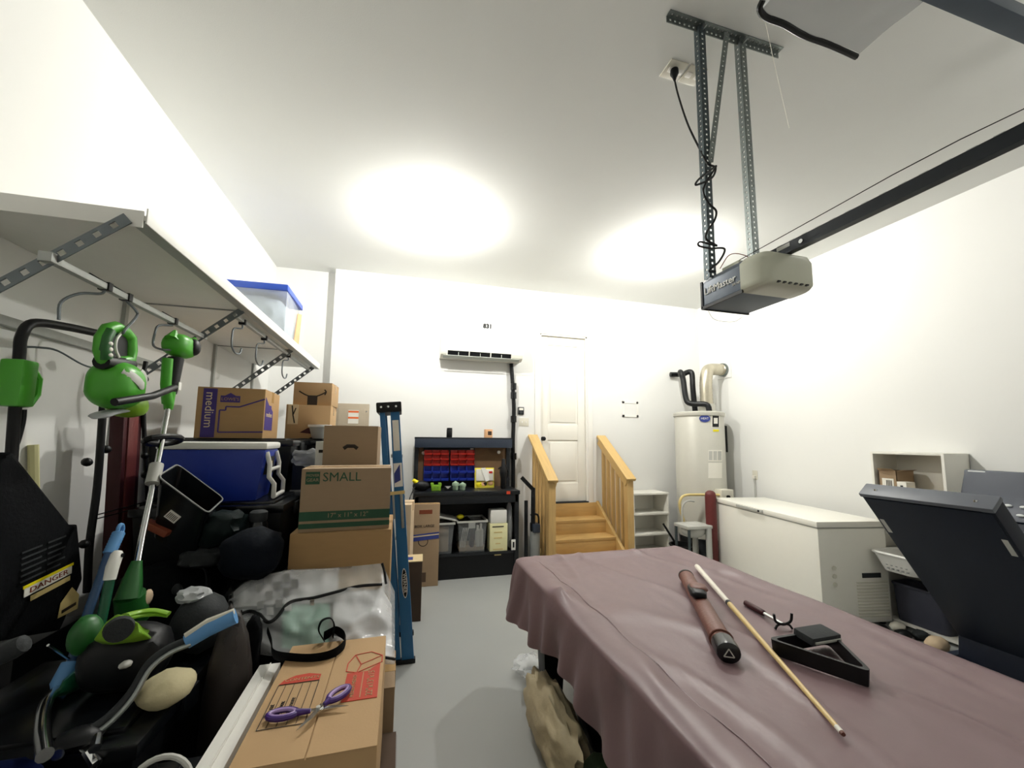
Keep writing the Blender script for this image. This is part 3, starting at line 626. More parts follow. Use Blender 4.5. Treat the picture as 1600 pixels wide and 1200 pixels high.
obj('console_tray', B().prism([(3.98, 1.0), (4.06, .97), (4.1, 1.06), (4.02, 1.07)], yc-.38, yc+.30, lambda u, v, d: (u, d, v)), 'tmill', cs, .01)
for y in (yc-.40, yc+.27): obj('hand_grip', B().tube([(4.12, y+.02, 1.1), (3.98, y+.02, 1.02), (3.86, y+.02, .93), (3.84, y+.02, .86)], .022, 10), 'black', t)
obj('grip_sticker', B().box((3.855, yc-.36, .93), (3.862, yc-.33, 1.0)), 'greyl', t)

# ------------------------------------------------------------------ pool table under a brown vinyl cover
TX0, TX1, TY0, TY1, TZ = .775, 2.10, .42, 2.775, .80
t = thing('pool_table', 'dark pool table standing under a brown vinyl cover', 'pool table', ((TX0+TX1)/2, (TY0+TY1)/2, 0))
obj('bed', B().box((TX0+.06, TY0+.06, .70), (TX1-.06, TY1-.06, TZ-.035)), 'pole_green', t)
for a, c in (((TX0+.035, TY0+.035, .68), (TX0+.14, TY1-.035, TZ-.02)), ((TX1-.14, TY0+.035, .68), (TX1-.035, TY1-.035, TZ-.02)), ((TX0+.14, TY0+.035, .68), (TX1-.14, TY0+.14, TZ-.02)), ((TX0+.14, TY1-.14, .68), (TX1-.14, TY1-.035, TZ-.02))):
    obj('rail', B().box(a, c), 'black', t, .01)
obj('cabinet', B().box((TX0+.09, TY0+.09, .42), (TX1-.09, TY1-.09, .70)), 'black', t, .01)
for x in (TX0+.11, TX1-.26):
    for y in (TY0+.15, TY1-.32): obj('leg', B().hexa([(x+.02, y+.02, 0), (x+.13, y+.02, 0), (x+.13, y+.13, 0), (x+.02, y+.13, 0), (x, y, .43), (x+.15, y, .43), (x+.15, y+.15, .43), (x, y+.15, .43)]), 'black', t, .006)
for x in (TX0+.08, TX1-.08):
    for y in (TY0+.08, (TY0+TY1)/2+.45, TY1-.08): obj('pocket_casting', B().blob((x, y, TZ-.04), (.045, .045, .018), .05, sub=2), 'black', t)
b = B(); ins = .07; nu, nv = 60, 110
def topz(x, y):
    z = TZ
    ex_ = min(x-TX0, TX1-x, y-TY0, TY1-y)
    z -= .016*min(1, max(0, (ex_-.10)/.06))                                   # sags inside the rails
    z += .006*NZ.noise(V((x*2.2, y*2.2, 3)))+.003*NZ.noise(V((x*9, y*4, 8)))+.0016*NZ.noise(V((x*22, y*13, 5)))
    w_ = NZ.noise(V((x*3.1, y*1.1, 1.7)))                                        # long creases
    z += .009*math.exp(-((w_)/.07)**2)*(1 if ex_ > .06 else ex_/.06)
    rr = max(0, 1-abs((TX1-.19-x)+.03*math.sin(y*5))/.04); z += .016*rr*(.4+.6*abs(NZ.noise(V((y*7, 2, 4)))))*min(1, max(0, (TY1-.25-y)/.2))
    ll = max(0, 1-abs(x-TX0-.16-.012*math.sin(y*6))/.022); z += .006*ll
    z += .03*math.exp(-(((x-TX0-.03)/.05)**2+((y-2.02)/.09)**2))
    return z
gx = [TX0+ins+(TX1-TX0-2*ins)*i/(nu-1) for i in range(nu)]; gy = [TY0+ins+(TY1-TY0-2*ins)*j/(nv-1) for j in range(nv)]
G = [[b.v((x, y, topz(x, y))) for y in gy] for x in gx]
for i in range(nu-1):
    for j in range(nv-1): b.f([G[i][j], G[i+1][j], G[i+1][j+1], G[i][j+1]])
cols = []                     # (vertex, base point, outward normal) anticlockwise
def addc(v_, n_): cols.append((v_, v_.co.copy(), V(n_)))
CN = 6
for i in range(nu): addc(G[i][0], (0, -1, 0))
for k in range(1, CN): a = -math.pi/2+math.pi/2*k/CN; addc(G[-1][0], (math.cos(a), math.sin(a), 0))
for j in range(nv): addc(G[-1][j], (1, 0, 0))
for k in range(1, CN): a = math.pi/2*k/CN; addc(G[-1][-1], (math.cos(a), math.sin(a), 0))
for i in range(nu-1, -1, -1): addc(G[i][-1], (0, 1, 0))
for k in range(1, CN): a = math.pi/2+math.pi/2*k/CN; addc(G[0][-1], (math.cos(a), math.sin(a), 0))
for j in range(nv-1, -1, -1): addc(G[0][j], (-1, 0, 0))
for k in range(1, CN): a = math.pi+math.pi/2*k/CN; addc(G[0][0], (math.cos(a), math.sin(a), 0))
prev = [c[0] for c in cols]; K = len(cols); rr_ = .028
rows = []
for step in range(17):
    row = []
    for q, (v_, p, n) in enumerate(cols):
        lump = .0
        if n.x < -.5 and abs(p.y-2.02) < .25: lump = .03*math.exp(-((p.y-2.02)/.08)**2)
        corner = 1 if 0 < abs(n.x) < 1 else 0
        if step < 5:
            k = (step+1)/5; a = k*math.pi/2
            out = (ins-rr_)*min(1, k*1.3)+rr_*math.sin(a) if step < 4 else ins; dz = -rr_*(1-math.cos(a)); pz = TZ+lump*(1-k*.6)+(p.z-TZ)*(1-k)
            row.append(p+n*(out*1.0)+V((0, 0, pz+dz-p.z)))
        else:
            k = (step-4)/12
            cd_ = min((p-V((TX0+ins, TY1-ins, p.z))).length, (p-V((TX1-ins, TY1-ins, p.z))).length)
            L = .27+.10*math.exp(-(cd_/.22)**2)+.035*math.sin(p.y*7+p.x*5)+.03*NZ.noise(V((p.x*4, p.y*4, 2)))
            fold = (.012+.03*k)*NZ.noise(V((p.x*7+n.x*2, p.y*7+n.y*2, k*.8)))+.012*k*math.sin((p.x+p.y)*31)
            flare = .03*k+.05*k*math.exp(-(cd_/.12)**2)
            row.append(p+n*(ins+lump*.5+fold+flare)+V((0, 0, TZ-rr_-L*k-p.z)))
    rows.append(row)
for row in rows:
    cur = [b.v(p) for p in row]
    for q in range(K):
        a, c = prev[q], prev[(q+1) % K]
        if a is c: b.f([a, cur[q], cur[(q+1) % K]])
        else: b.f([a, cur[q], cur[(q+1) % K], c])
    prev = cur
cv = thing('table_cover', 'brown vinyl cover draped over the pool table', 'table cover', ((TX0+TX1)/2, (TY0+TY1)/2, .5))
obj('vinyl_sheet', b, 'cover', cv, smooth=70)
sm = B().tube([V((TX0+.145+.006*math.sin(k*1.3), TY0+.1+k*.075, topz(TX0+.145, TY0+.1+k*.075)+.001)) for k in range(29)], .003, 6)
obj('seam', sm, 'cover', cv)
PZ = .79
# ------------------------------------------------------------------ things on the cover
def ontop(px, py, h=0.): p = oz(px, py, PZ+h); return p
def rest(p, h): return V((p.x, p.y, topz(p.x, p.y)+h))
a, c = ontop(1088, 885, .02), ontop(1318, 1147, .012); a.z = topz(a.x, a.y)+.016; c.z = topz(c.x, c.y)+.0075
up = max(topz(a.x+(c.x-a.x)*k/30, a.y+(c.y-a.y)*k/30)+.016-.0085*k/30-(a.z+(c.z-a.z)*k/30) for k in range(31)); a.z += up*.8; c.z += up*.8
L = (c-a).length; d_ = (c-a).normalized(); j = a+d_*L*.395
t = thing('pool_cue', 'two-piece pool cue with white butt and pale wooden shaft on the cover', 'pool cue', (j.x, j.y, PZ))
obj('butt', B().tube([a, a+d_*.01, a+d_*.03, j], [.008, .0145, .016, .0125], 14), 'cuew', t)
obj('joint', B().cyl(j-d_*.012, j+d_*.012, .0128, n=14), 'greyd', t)
obj('shaft', B().tube([j, c-d_*.03], [.012, .0072], 14), 'cuet', t)
obj('ferrule', B().cyl(c-d_*.03, c-d_*.008, .0072, n=12), 'sticky', t); obj('tip', B().cyl(c-d_*.008, c, .007, .0055, n=12), 'leather', t)
a, c = ontop(1072, 897, .04), ontop(1138, 1015, .04); a.z = topz(a.x, a.y)+.034; c.z = topz(c.x, c.y)+.036
d_ = (c-a).normalized(); sd = V((-d_.y, d_.x, 0))
t = thing('cue_case', 'brown leather cue case with black ends and a pouch on the cover', 'cue case', ((a+c)/2).to_tuple())
obj('case_body', B().tube([a, c], .04, 20, flat=(.85, 1)), 'leather', t)
obj('end_rim', B().tube([a-d_*.006, a+d_*.012], .042, 20, flat=(.86, 1)), 'black', t)
cp_ = obj('end_cap', B().tube([c-d_*.075, c-d_*.01, c+d_*.004, c+d_*.008], [.043, .044, .042, .036], 20, flat=(.88, 1)), 'blackp', t)
T = fm(c+d_*.0085+V((0, 0, .0)), -sd if sd.x < 0 else sd, (0, 0, 1))
line('triangle_emblem', T, [(-.018, -.012), (.018, -.012), (0, .016)], .004, 'greyl', cp_, True)
q = a+(c-a)*.42
obj('pouch', B(fm(q+V((0, 0, .036)), d_, sd)).blob((0, -.01, .006), (.075, .04, .022), .08, 2, 3, 3, sq=.7), 'black', t)
obj('pouch_flap', B(fm(q+V((0, 0, .05)), d_, sd)).blob((-.015, .0, .006), (.05, .042, .014), .08, 2, 4, 2, sq=.7), 'leather', t)
obj('strap_ring', B().tube([c-d_*.10+sd*.043*math.cos(k*.39)+V((0, 0, .038*math.sin(k*.39))) for k in range(16)], .004, 6, True), 'leather', t)
a, c = ontop(1164, 938, .02), ontop(1224, 974, .02); a.z = topz(a.x, a.y)+.0135; c.z = topz(c.x, c.y)+.021; d_ = (c-a).normalized(); sd = V((-d_.y, d_.x, 0))
t = thing('bridge_stick', 'telescopic bridge stick with black grip and forked head on the cover', 'bridge stick', ((a+c)/2).to_tuple())
obj('grip', B().tube([a, a+d_*.006, a+(c-a)*.52, a+(c-a)*.54], [.009, .014, .0135, .010], 12), 'maroond', t)
obj('rod', B().cyl(a+(c-a)*.5, c, .0085, .0065, n=12), 'chrome', t)
hd = obj('bridge_head', B().tube(bez([c+sd*.042+V((0, 0, .045)), c+sd*.036+V((0, 0, .015)), c+sd*.012+V((0, 0, .002)), c-sd*.012+V((0, 0, .002)), c-sd*.036+V((0, 0, .015)), c-sd*.042+V((0, 0, .045))], 5), .0055, 8), 'black', t)
obj('bridge_foot', B().tube(bez([c+sd*.04+V((0, 0, -.018)), c+sd*.022+V((0, 0, .0)), c-sd*.022+V((0, 0, .0)), c-sd*.04+V((0, 0, -.018))], 5), .005, 8), 'black', hd)
# triangle rack
Q = [ontop(*p, .055) for p in ((1200, 997), (1293, 982), (1363, 1050))]
t = thing('triangle_rack', 'black plastic triangle ball rack lying on the cover', 'ball rack', (sum(Q, V())/3).to_tuple())
cen = sum(Q, V())/3; cen.z = 0
def triring(s_, z, r):
    out = []
    for k in range(3):
        P_, A_, C_ = Q[k], Q[k-1], Q[(k+1) % 3]
        for f_ in (0, .25, .5, .75, 1):
            u = (A_-P_).normalized(); w_ = (C_-P_).normalized(); s0 = P_+u*r; s1 = P_+w_*r
            m_ = s0*(1-f_)**2+P_*2*f_*(1-f_)+s1*f_**2; m_.z = 0
            m_ = cen+(m_-cen)*s_; out.append(V((m_.x, m_.y, z)))
    return out
b = B(); R_ = [[b.v(p) for p in triring(s_, z, .035)] for s_, z in ((1.0, PZ), (1.03, PZ+.055), (.90, PZ+.055), (.91, PZ))]
for k in range(4):
    A_, C_ = R_[k], R_[(k+1) % 4]
    for q in range(15): b.f([A_[q], A_[(q+1) % 15], C_[(q+1) % 15], C_[q]])
obj('frame', b, 'black', t, smooth=30)
m_ = Q[1]*.62+Q[0]*.38; u = (Q[2]-Q[0]); u.z = 0; u.normalize()
T = fm(V((m_.x, m_.y-.03, PZ+.045)), (Q[1]-Q[0]).normalized(), V((0, 1, .1)))
t = thing('brush', 'black table brush with pale edge resting in the ball rack', 'brush', (m_.x, m_.y, PZ+.04))
obj('back', B(T).box((-.06, -.045, .0), (.085, .035, .03)), 'greyd', t, .006)
obj('edge_strip', B(T).box((-.05, -.05, .008), (.08, -.044, .016)), 'greyl', t, .001)

# ------------------------------------------------------------------ bags under the table edge
def blobthing(nm, lab, cat, c, rad, m, nz=.15, fr=3, seed=0, fb=None, sq=1., sub=3, group=None):
    return tag(obj(nm, B().blob(c, rad, nz, fr, seed, sub, fb, sq), m, smooth=70), lab, cat, group)
blobthing('cloth_bag', 'tan cloth bag slumped on the floor under the table cover edge', 'bag', (.80, 2.08, .16), (.10, .36, .17), 'tan', .2, 4, 31, .158, 1., 4)
blobthing('plastic_wrap', 'crumpled clear plastic bag on the floor under the table', 'plastic bag', (.93, 2.80, .05), (.13, .11, .055), 'clear2', .5, 4, 32, .05)
blobthing('duffel_bag', 'dark olive duffel bag on the floor under the pool table side', 'bag', (.88, 1.50, .17), (.17, .22, .18), 'olive', .2, 3, 33, .168)
blobthing('trash_bag', 'black bag on the floor behind the tan cloth bag', 'bag', (1.12, 2.05, .18), (.17, .3, .19), 'bag', .2, 3, 34, .178)

# ------------------------------------------------------------------ black workbench
BX0, BX1, BY0, BY1, BZ = .16, 1.40, 4.76, 5.27, .985
t = thing('workbench', 'black steel workbench with pegboard back and upper shelf', 'workbench', ((BX0+BX1)/2, 5.0, 0))
obj('worktop', B().box((BX0-.01, BY0, BZ-.045), (BX1+.01, BY1, BZ)), 'blackm', t, .006)
fr = obj('front_apron', B().box((BX0+.01, BY0+.01, BZ-.14), (BX1-.01, BY0+.03, BZ-.04)), 'blackm', t, .004)
lg = obj('logo', B().box((BX1-.16, BY0-.002, BZ-.04), (BX1-.115, BY0+.002, BZ-.004)), 'redlogo', t)
for x in (BX0, BX1-.05):
    obj('front_leg', B().box((x, BY0+.01, 0), (x+.05, BY0+.06, BZ-.04)), 'blackm', t, .004)
    obj('back_post', B().box((x, BY1-.05, 0), (x+.05, BY1, 1.62)), 'blackm', t, .004)
bp = obj('pegboard', B().box((BX0+.03, BY1-.03, BZ), (BX1-.05, BY1-.02, 1.55)), 'peg', t)
for x, z in ((BX0+.11, 1.42), (BX1-.15, 1.43)): obj('mount_knob', B().cyl((x, BY1-.045, z), (x, BY1-.025, z), .022, n=14), 'sticky', bp)
obj('upper_shelf', B().box((BX0-.005, 5.135, 1.595), (BX1+.005, BY1, 1.62)), 'blackm', t, .003)
obj('shelf_lip', B().box((BX0-.005, 5.13, 1.49), (BX1+.005, 5.145, 1.60)), 'tmill2', t, .003)
obj('lower_shelf', B().box((BX0, BY0+.02, .25), (BX1, BY1, .28)), 'blackm', t, .004)
obj('kick_panel', B().box((BX0+.02, BY0+.03, .0), (BX1-.02, BY0+.05, .25)), 'black', t)
obj('rear_panel', B().box((BX0+.02, BY1-.04, .28), (BX1-.02, BY1-.03, BZ-.05)), 'black', t)
for x in (BX0+.015, BX1-.025): obj('side_panel', B().box((x, BY0+.06, .28), (x+.01, BY1-.05, BZ-.05)), 'black', t)
obj('side_brace', B().box((BX0+.01, BY0+.06, .12), (BX0+.03, BY1-.05, .2)), 'blackm', t); obj('side_brace', B().box((BX1-.03, BY0+.06, .12), (BX1-.01, BY1-.05, .2)), 'blackm', t)
# parts bins
yp = BY1-.035
px0, px1 = oy(662, 700, yp).x, oy(742, 700, yp).x
zt, zb = oy(700, 699, yp).z, oy(700, 752, yp).z
t = thing('bin_panel', 'black louvered panel holding parts bins on the pegboard', 'panel', ((px0+px1)/2, yp, zb))
obj('panel', B().box((px0, yp-.008, zb-.16), (px1, yp+.004, zt)), 'black', t, .003)
obj('panel_label', B().box((px1-.06, yp-.011, zt-.025), (px1-.02, yp-.007, zt-.012)), 'sticky', t)
def bin_(x, z, wd, dp, h, m, label, group):
    b = B(); y1 = yp-.009; y0 = y1-dp; k = .003
    b.box((x, y0, z), (x+wd, y1, z+k)); b.box((x, y1-k, z), (x+wd, y1, z+h))
    b.box((x, y0, z), (x+wd, y0+k, z+h*.30))
    for xs in (x, x+wd-k):
        b.prism([(y0, z), (y1, z), (y1, z+h), (y0+dp*.45, z+h), (y0+dp*.25, z+h*.36), (y0, z+h*.30)], xs, xs+k, lambda u, v, d: (d, u, v))
    b.box((x, y0-.006, z+h*.24), (x+wd, y0+.003, z+h*.34))
    return b
wid = (px1-px0-.035)/6; rowz = [oy(700, y, yp-.06).z for y in (711, 719.3, 727.6)]
first = {}
for r in range(5):
    red = r < 3; m = 'binred' if red else 'binblue'
    h, dp = (.062, .07) if red else (.088, .10)
    z = (rowz[r] if red else oy(700, (739.5, 751)[r-3], yp-.08).z)
    for c in range(6):
        x = px0+.008+c*wid+(.018 if c > 2 else 0)
        lab = 'small red parts bin on the black panel above the workbench' if red else 'blue parts bin on the black panel above the workbench'
        g = 'red parts bins' if red else 'blue parts bins'
        if m not in first:
            o = obj('parts_bin', bin_(x, z, wid-.006, dp, h, m, lab, g), m); tag(o, lab, 'bin', g); first[m] = (o, x, z)
        else:
            s_, X, Z = first[m]; o = s_.copy(); link(o); o.location = (x-X, 0, z-Z)
# on the bench and shelf
def bp_(x, y, Y=5.05): return oy(x, y, Y)
p = oz(655, 767, BZ); Y0 = 4.95
def gx_(px, Y=Y0): return oy(px, 765, Y).x
t = thing('power_tool', 'black cordless tool with yellow trim on the left end of the workbench', 'power tool', (gx_(657), Y0, BZ))
obj('body', B().blob((gx_(658), Y0, BZ+.06), (.10, .06, .06), .12, 3, 5, 3, .058), 'black', t)
obj('nose', B().tube([(gx_(652), Y0, BZ+.09), (gx_(645), Y0-.02, BZ+.13)], [.03, .02], 10), 'hiyellow', t)
obj('cord', B().tube(bez([V((gx_(648), Y0-.05, BZ+.05)), V((gx_(641), BY0-.03, BZ-.03)), V((gx_(636), BY0-.06, BZ-.2))], 5), .006, 6), 'black', t)
t = thing('battery_charger', 'lime green battery charger on the workbench', 'charger', (gx_(681), Y0, BZ))
obj('body', B().box((gx_(673.5), Y0-.04, BZ), (gx_(688.5), Y0+.04, BZ+.065)), 'lime', t, .012)
for x in (675, 687): obj('horn', B().box((gx_(x)-.018, Y0-.035, BZ+.05), (gx_(x)+.018, Y0+.035, BZ+.09)), 'lime', t, .008)
text('45 W', .026, fm((gx_(681), Y0-.0405, BZ+.035), (1, 0, 0), (0, 0, 1)), 'greend', t)
t = thing('utility_knife', 'small black tool with a pale blade on the workbench', 'tool', (gx_(698), Y0, BZ))
obj('body', B().box((gx_(694), Y0-.03, BZ), (gx_(706), Y0+.03, BZ+.05)), 'black', t, .01)
obj('blade', B().prism([(-.035, .02), (.035, .02), (0, -.012)], -.001, .001, lambda u, v, d: (gx_(699.5)+u, Y0-.032+d, BZ+.03+v)), 'greyl', t)
for i, (x, h, lab) in enumerate(((711.5, .10, 'taller pale green capped jar on the workbench'), (722.5, .085, 'shorter pale green capped jar on the workbench'))):
    t = thing('green_jar', lab, 'jar', (gx_(x), Y0, BZ))
    obj('jar_body', B().lathe([(.03, 0), (.036, .01), (.036, h*.5), (.038, h*.55)], (gx_(x), Y0, BZ), 16), 'jade', t)
    obj('jar_cap', B().lathe([(.042, h*.52), (.044, h*.6), (.04, h*.85), (.018, h*.95), (.008, h*1.08), (0, h*1.1)], (gx_(x), Y0, BZ), 16), 'jade', t)
p0, p1 = oy(742, 731, 5.12), oy(771.5, 767, 5.12)
t = thing('blister_pack', 'yellow and white tool package with a paper slip leaning on the pegboard', 'package', ((p0.x+p1.x)/2, 5.1, BZ))
T = M.Translation((p0.x, 5.10, BZ)) @ M.Rotation(-.12, 4, 'X'); pw, ph = p1.x-p0.x, p0.z-BZ
bd = obj('card', B(T).box((0, 0, 0), (pw, .012, ph)), 'yellow', t, .003)
obj('clear_bubble', B(T).box((pw*.06, -.02, ph*.34), (pw*.96, .002, ph*.93)), 'sticky', bd, .01)
obj('paper_slip', B(T).hexa([(pw*.55, -.03, ph*.3), (pw*.75, -.03, ph*.38), (pw*.75, -.024, ph*.38), (pw*.55, -.024, ph*.3), (pw*.3, -.03, ph*.98), (pw*.52, -.03, ph*1.0), (pw*.52, -.024, ph*1.0), (pw*.3, -.024, ph*.98)]), 'white', bd)
obj('red_mark', B(T).box((pw*.72, -.024, ph*.72), (pw*.9, -.019, ph*.82)), 'binred', bd)
for x, m, s_ in ((.22, 'hiyellow', .04), (.45, 'peach', .035), (.5, 'ink', .03), (.82, 'peach', .035), (.28, 'ink', .012)): obj('printed_tool', B(T).blob((pw*x, -.002, ph*.2+.02*(x-.5)), (s_, .006, s_*.8), .2, 3, int(x*100), 2), m, bd)
p = oy(786, 770, 5.0)
t = thing('glue_gun', 'black caulking tool standing upright on the workbench', 'tool', (p.x, 5.0, BZ))
obj('body', B().lathe([(.03, 0), (.035, .02), (.035, .12), (.05, .19), (.045, .24), (.028, .28), (.022, .36), (.016, .37), (0, .37)], (p.x, 5.0, BZ), 14), 'black', t)
obj('handle', B().tube([(p.x+.02, 5.0, BZ+.3), (p.x+.065, 5.0, BZ+.2), (p.x+.06, 5.0, BZ+.13)], .012, 8), 'black', t)
obj('trigger', B().tube([(p.x-.03, 5.0, BZ+.27), (p.x-.065, 5.0, BZ+.24)], .01, 8), 'black', t)
p = oy(702, 684, 5.2)
t = thing('black_can', 'small black can on the upper shelf of the workbench', 'can', (p.x, 5.2, 1.62))
obj('can', B().lathe([(.035, 0), (.037, .004), (.037, .10), (.034, .105)], (p.x, 5.2, 1.62), 18), 'black', t)
obj('lid', B().lathe([(.036, .10), (.036, .12), (.02, .122)], (p.x, 5.2, 1.62), 18), 'blackp', t)
p = oy(763, 684, 5.2)
t = thing('wooden_block', 'small tan wooden block with a dark four-petal mark on the upper shelf', 'block', (p.x, 5.2, 1.62))
obj('block', B().box((p.x-.05, 5.17, 1.62), (p.x+.05, 5.24, 1.73)), 'peach', t, .004)
for k in range(4): a = math.pi/4+k*math.pi/2; obj('petal', B().cyl((p.x+.012+.017*math.cos(a), 5.167, 1.68+.017*math.sin(a)), (p.x+.012+.017*math.cos(a), 5.171, 1.68+.017*math.sin(a)), .014, n=10), 'ink', t)
# under the bench
def tub(nm, lab, c, sx, sy, h, m='tubclear'):
    t = thing(nm, lab, 'tub', c); x, y, z = c; b = B(); g = .025; k = .004
    def ring(gr, zz): return [b.v((x+sgx*(sx/2+gr), y+sgy*(sy/2+gr), zz)) for sgx, sgy in ((-1, -1), (1, -1), (1, 1), (-1, 1))]
    rs = [ring(-g, z+k), ring(0, z+h), ring(-k, z+h), ring(-g-k, z+2*k)]
    for A, C in zip(rs, rs[1:]):
        for j in range(4): b.f([A[j], A[(j+1) % 4], C[(j+1) % 4], C[j]])
    b.f(rs[0][::-1]); b.f(rs[-1]); obj('tub_body', b, m, t, .003)
    b = B()
    b.box((x-sx/2-.012, y-sy/2-.012, z+h-.02), (x+sx/2+.012, y-sy/2+.002, z+h)).box((x-sx/2-.012, y+sy/2-.002, z+h-.02), (x+sx/2+.012, y+sy/2+.012, z+h)).box((x-sx/2-.012, y-sy/2, z+h-.02), (x-sx/2+.002, y+sy/2, z+h)).box((x+sx/2-.002, y-sy/2, z+h-.02), (x+sx/2+.012, y+sy/2, z+h))
    obj('rim', b, 'greyl', t); return t
q0, q1 = oy(678, 825, 4.86), oy(709, 825, 4.86)
t = tub('clear_tub', 'clear plastic tub of brown paper under the left of the workbench', ((q0.x+q1.x)/2-.04, 4.95, .2765), .30, .34, .36)
obj('brown_contents', B().box((q0.x-.04, 4.82, .30), (q1.x-.06, 5.08, .58)), 'kraft', t, .02)
obj('tilted_lid', B().bar((q0.x-.02, 4.93, .72), (q1.x+.02, 4.93, .655), .3, .012, (0, 1, 0)), 'greyl', t)
q0, q1 = oy(713, 825, 4.86), oy(760, 825, 4.86)
t = tub('clear_tub', 'clear plastic tub of small bottles and rods under the middle of the workbench', ((q0.x+q1.x)/2, 4.95, .2765), q1.x-q0.x-.02, .34, .37)
xm = (q0.x+q1.x)/2
obj('cloth', B().box((xm-.15, 4.82, .29), (xm+.15, 5.06, .36)), 'kraft', t, .02)
for k in range(4): obj('rod', B().cyl((xm-.14+k*.018, 4.82, .34), (xm-.10+k*.02, 4.83, .56), .006, n=6), 'sticky', t)
for dx, hh, m in ((-.0, .2, 'maroond'), (.07, .24, 'sticky'), (.11, .26, 'sticky')): obj('bottle', B().lathe([(.028, 0), (.03, .01), (.03, hh*.7), (.014, hh*.8), (.014, hh)], (xm+dx, 4.84, .34), 12), m, t)
obj('black_tool_heap', B().blob((xm-.07, 4.96, .57), (.105, .10, .09), .2, 3, 66, 3), 'black', t)
obj('white_card', B().box((xm-.04, 4.83, .55), (xm+.04, 4.835, .62)), 'white', t)
q0, q1 = oy(766, 800, 4.80), oy(793, 800, 4.80)
t = thing('yellow_box', 'tall pale yellow printed box on the lower shelf of the workbench', 'box', ((q0.x+q1.x)/2, 4.9, .28))
zt = oy(780, 818, 4.8).z
bd = obj('box_body', B().box((q0.x, 4.79, .28), (q1.x, 4.97, zt)), 'paleyellow', t, .003)
obj('white_top', B().box((q0.x+.005, 4.795, zt), (q1.x-.005, 4.965, zt+.16)), 'white', t, .02)
xm = (q0.x+q1.x)/2
for k, wd in enumerate((.14, .10, .10, .06, .12, .08)): obj('print_line', B().box((xm-wd/2-.01, 4.788, zt-.04-k*.065), (xm+wd/2-.01, 4.791, zt-.028-k*.065)), 'hose_y' if k else 'ink', bd)
blobthing('plastic_bag', 'clear crumpled plastic bag hanging at the right end of the workbench', 'plastic bag', (oy(805, 820, 4.84).x-.062, 4.90, .56), (.045, .075, .29), 'clear2', .2, 3, 51, .282)
p0 = oy(803, 852, 4.74)
t = thing('white_tag', 'white card tag with a black slot on the corner of the workbench', 'tag', p0)
obj('card', B().box((p0.x-.025, 4.757, p0.z-.06), (p0.x+.025, 4.772, p0.z+.06)), 'white', t, .002); obj('slot', B().box((p0.x-.01, 4.754, p0.z-.03), (p0.x+.01, 4.758, p0.z+.035)), 'black', t)
p = oy(716, 810, 5.0)
for i, (px, m, r_, lab) in enumerate(((690, 'black', .09, 'black coiled tool cord'), (717, 'hiyellow', .035, 'bright yellow tool grip'), (733, 'greyd', .06, 'dark grey tool bag'), (752, 'black', .075, 'black cordless tool case'))):
    q = oy(px, 805, 5.05)
    tag(obj('stored_tool', B().blob((q.x, 5.178 if i != 1 else 4.93, (.276+r_*2.2 if i != 1 else .672)), (r_*(1.3 if i == 1 else .9), r_*.8 if i == 1 else .042, r_*2.2 if i != 1 else r_*.8), .2 if i == 1 else .1, 3, i+60, 2, r_*2.19), m), lab+' under the workbench', 'tool')
# hand truck between bench and stairs
t = thing('hand_truck', 'black folding hand truck with grey canister between workbench and stairs', 'hand truck', (1.58, 4.78, 0))
hp = lambda x, y: oy(x, y, 4.72)
obj('post', B().bar(hp(833, 762), V((hp(832, 850).x, 4.72, .0)), .045, .03), 'black', t, .004); obj('post', B().bar(hp(822, 782), V((hp(822, 850).x, 4.72, .0)), .04, .03), 'black', t, .004)
obj('bent_handle', B().bar(hp(815, 746), hp(833, 765), .03, .045, (0, 1, 0)), 'black', t, .004)
obj('loop', B().tube(bez([hp(829, 805), hp(834, 803), hp(841, 806), hp(842, 822)], 5), .012, 8), 'black', t)
q = hp(837, 823); obj('canister_top', B().box((q.x-.05, 4.66, q.z-.06), (q.x+.04, 4.80, q.z+.04)), 'tmill2', t, .01)
obj('canister', B().lathe([(.055, .02), (.06, .04), (.06, q.z-.06), (.05, q.z-.04)], (q.x-.005, 4.73, 0), 16), 'grey', t)
obj('toe_plate', B().box((hp(820, 850).x-.03, 4.6, 0), (q.x+.04, 4.8, .02)), 'black', t)
# cartons between ladder and bench
def carton(nm, lab, c, sx, sy, sz, m='cardboard', rot=0., tilt=None, tapem='tape', flapgap=True, group=None, top=True):
    T = M.Translation(V(c)) @ M.Rotation(rot, 4, 'Z')
    if tilt: T = T @ M.Rotation(tilt[0], 4, tilt[1])
    t = thing(nm, lab, 'box', c, group)
    obj('box_body', B(T).box((-sx/2, -sy/2, 0), (sx/2, sy/2, sz-.004)), m, t, .004)
    if top:
        for k in (-1, 1):
            y0, y1 = (-sy/2+.001, -.002) if k < 0 else (.002, sy/2-.001)
            obj('top_flap', B(T).box((-sx/2+.001, y0, sz-.0045), (sx/2-.001, y1, sz)), m, t)
        if tapem: obj('packing_tape', B(T).box((-sx/2-.001, -.03, sz-.001), (sx/2+.001, .03, sz+.0012)).box((-sx/2-.0015, -.03, sz-.08), (-sx/2+.0005, .03, sz)).box((sx/2-.0005, -.03, sz-.08), (sx/2+.0015, .03, sz)), tapem, t)
    return t, T
q = oz(665, 917, 0)
t, T = carton('tall_carton', 'tall brown carton with blue print leaning at the workbench corner', (q.x-.01, q.y+.06, 0), .285, .11, oy(665, 788, q.y).z, 'card2', -.03)
F = T @ M.Translation((0, -.056, 0)) @ M.Rotation(math.pi/2, 4, 'X'); H_ = oy(665, 788, q.y).z
bl = poly('blue_band', F, [(-.14, H_*.63), (.14, H_*.655), (.14, H_*.575), (-.14, H_*.55)], 'logoblue', t)
line('pale_stripe', F @ M.Translation((0, 0, .001)), [(-.14, H_*.605), (.14, H_*.628)], .012, 'cream_print', bl)
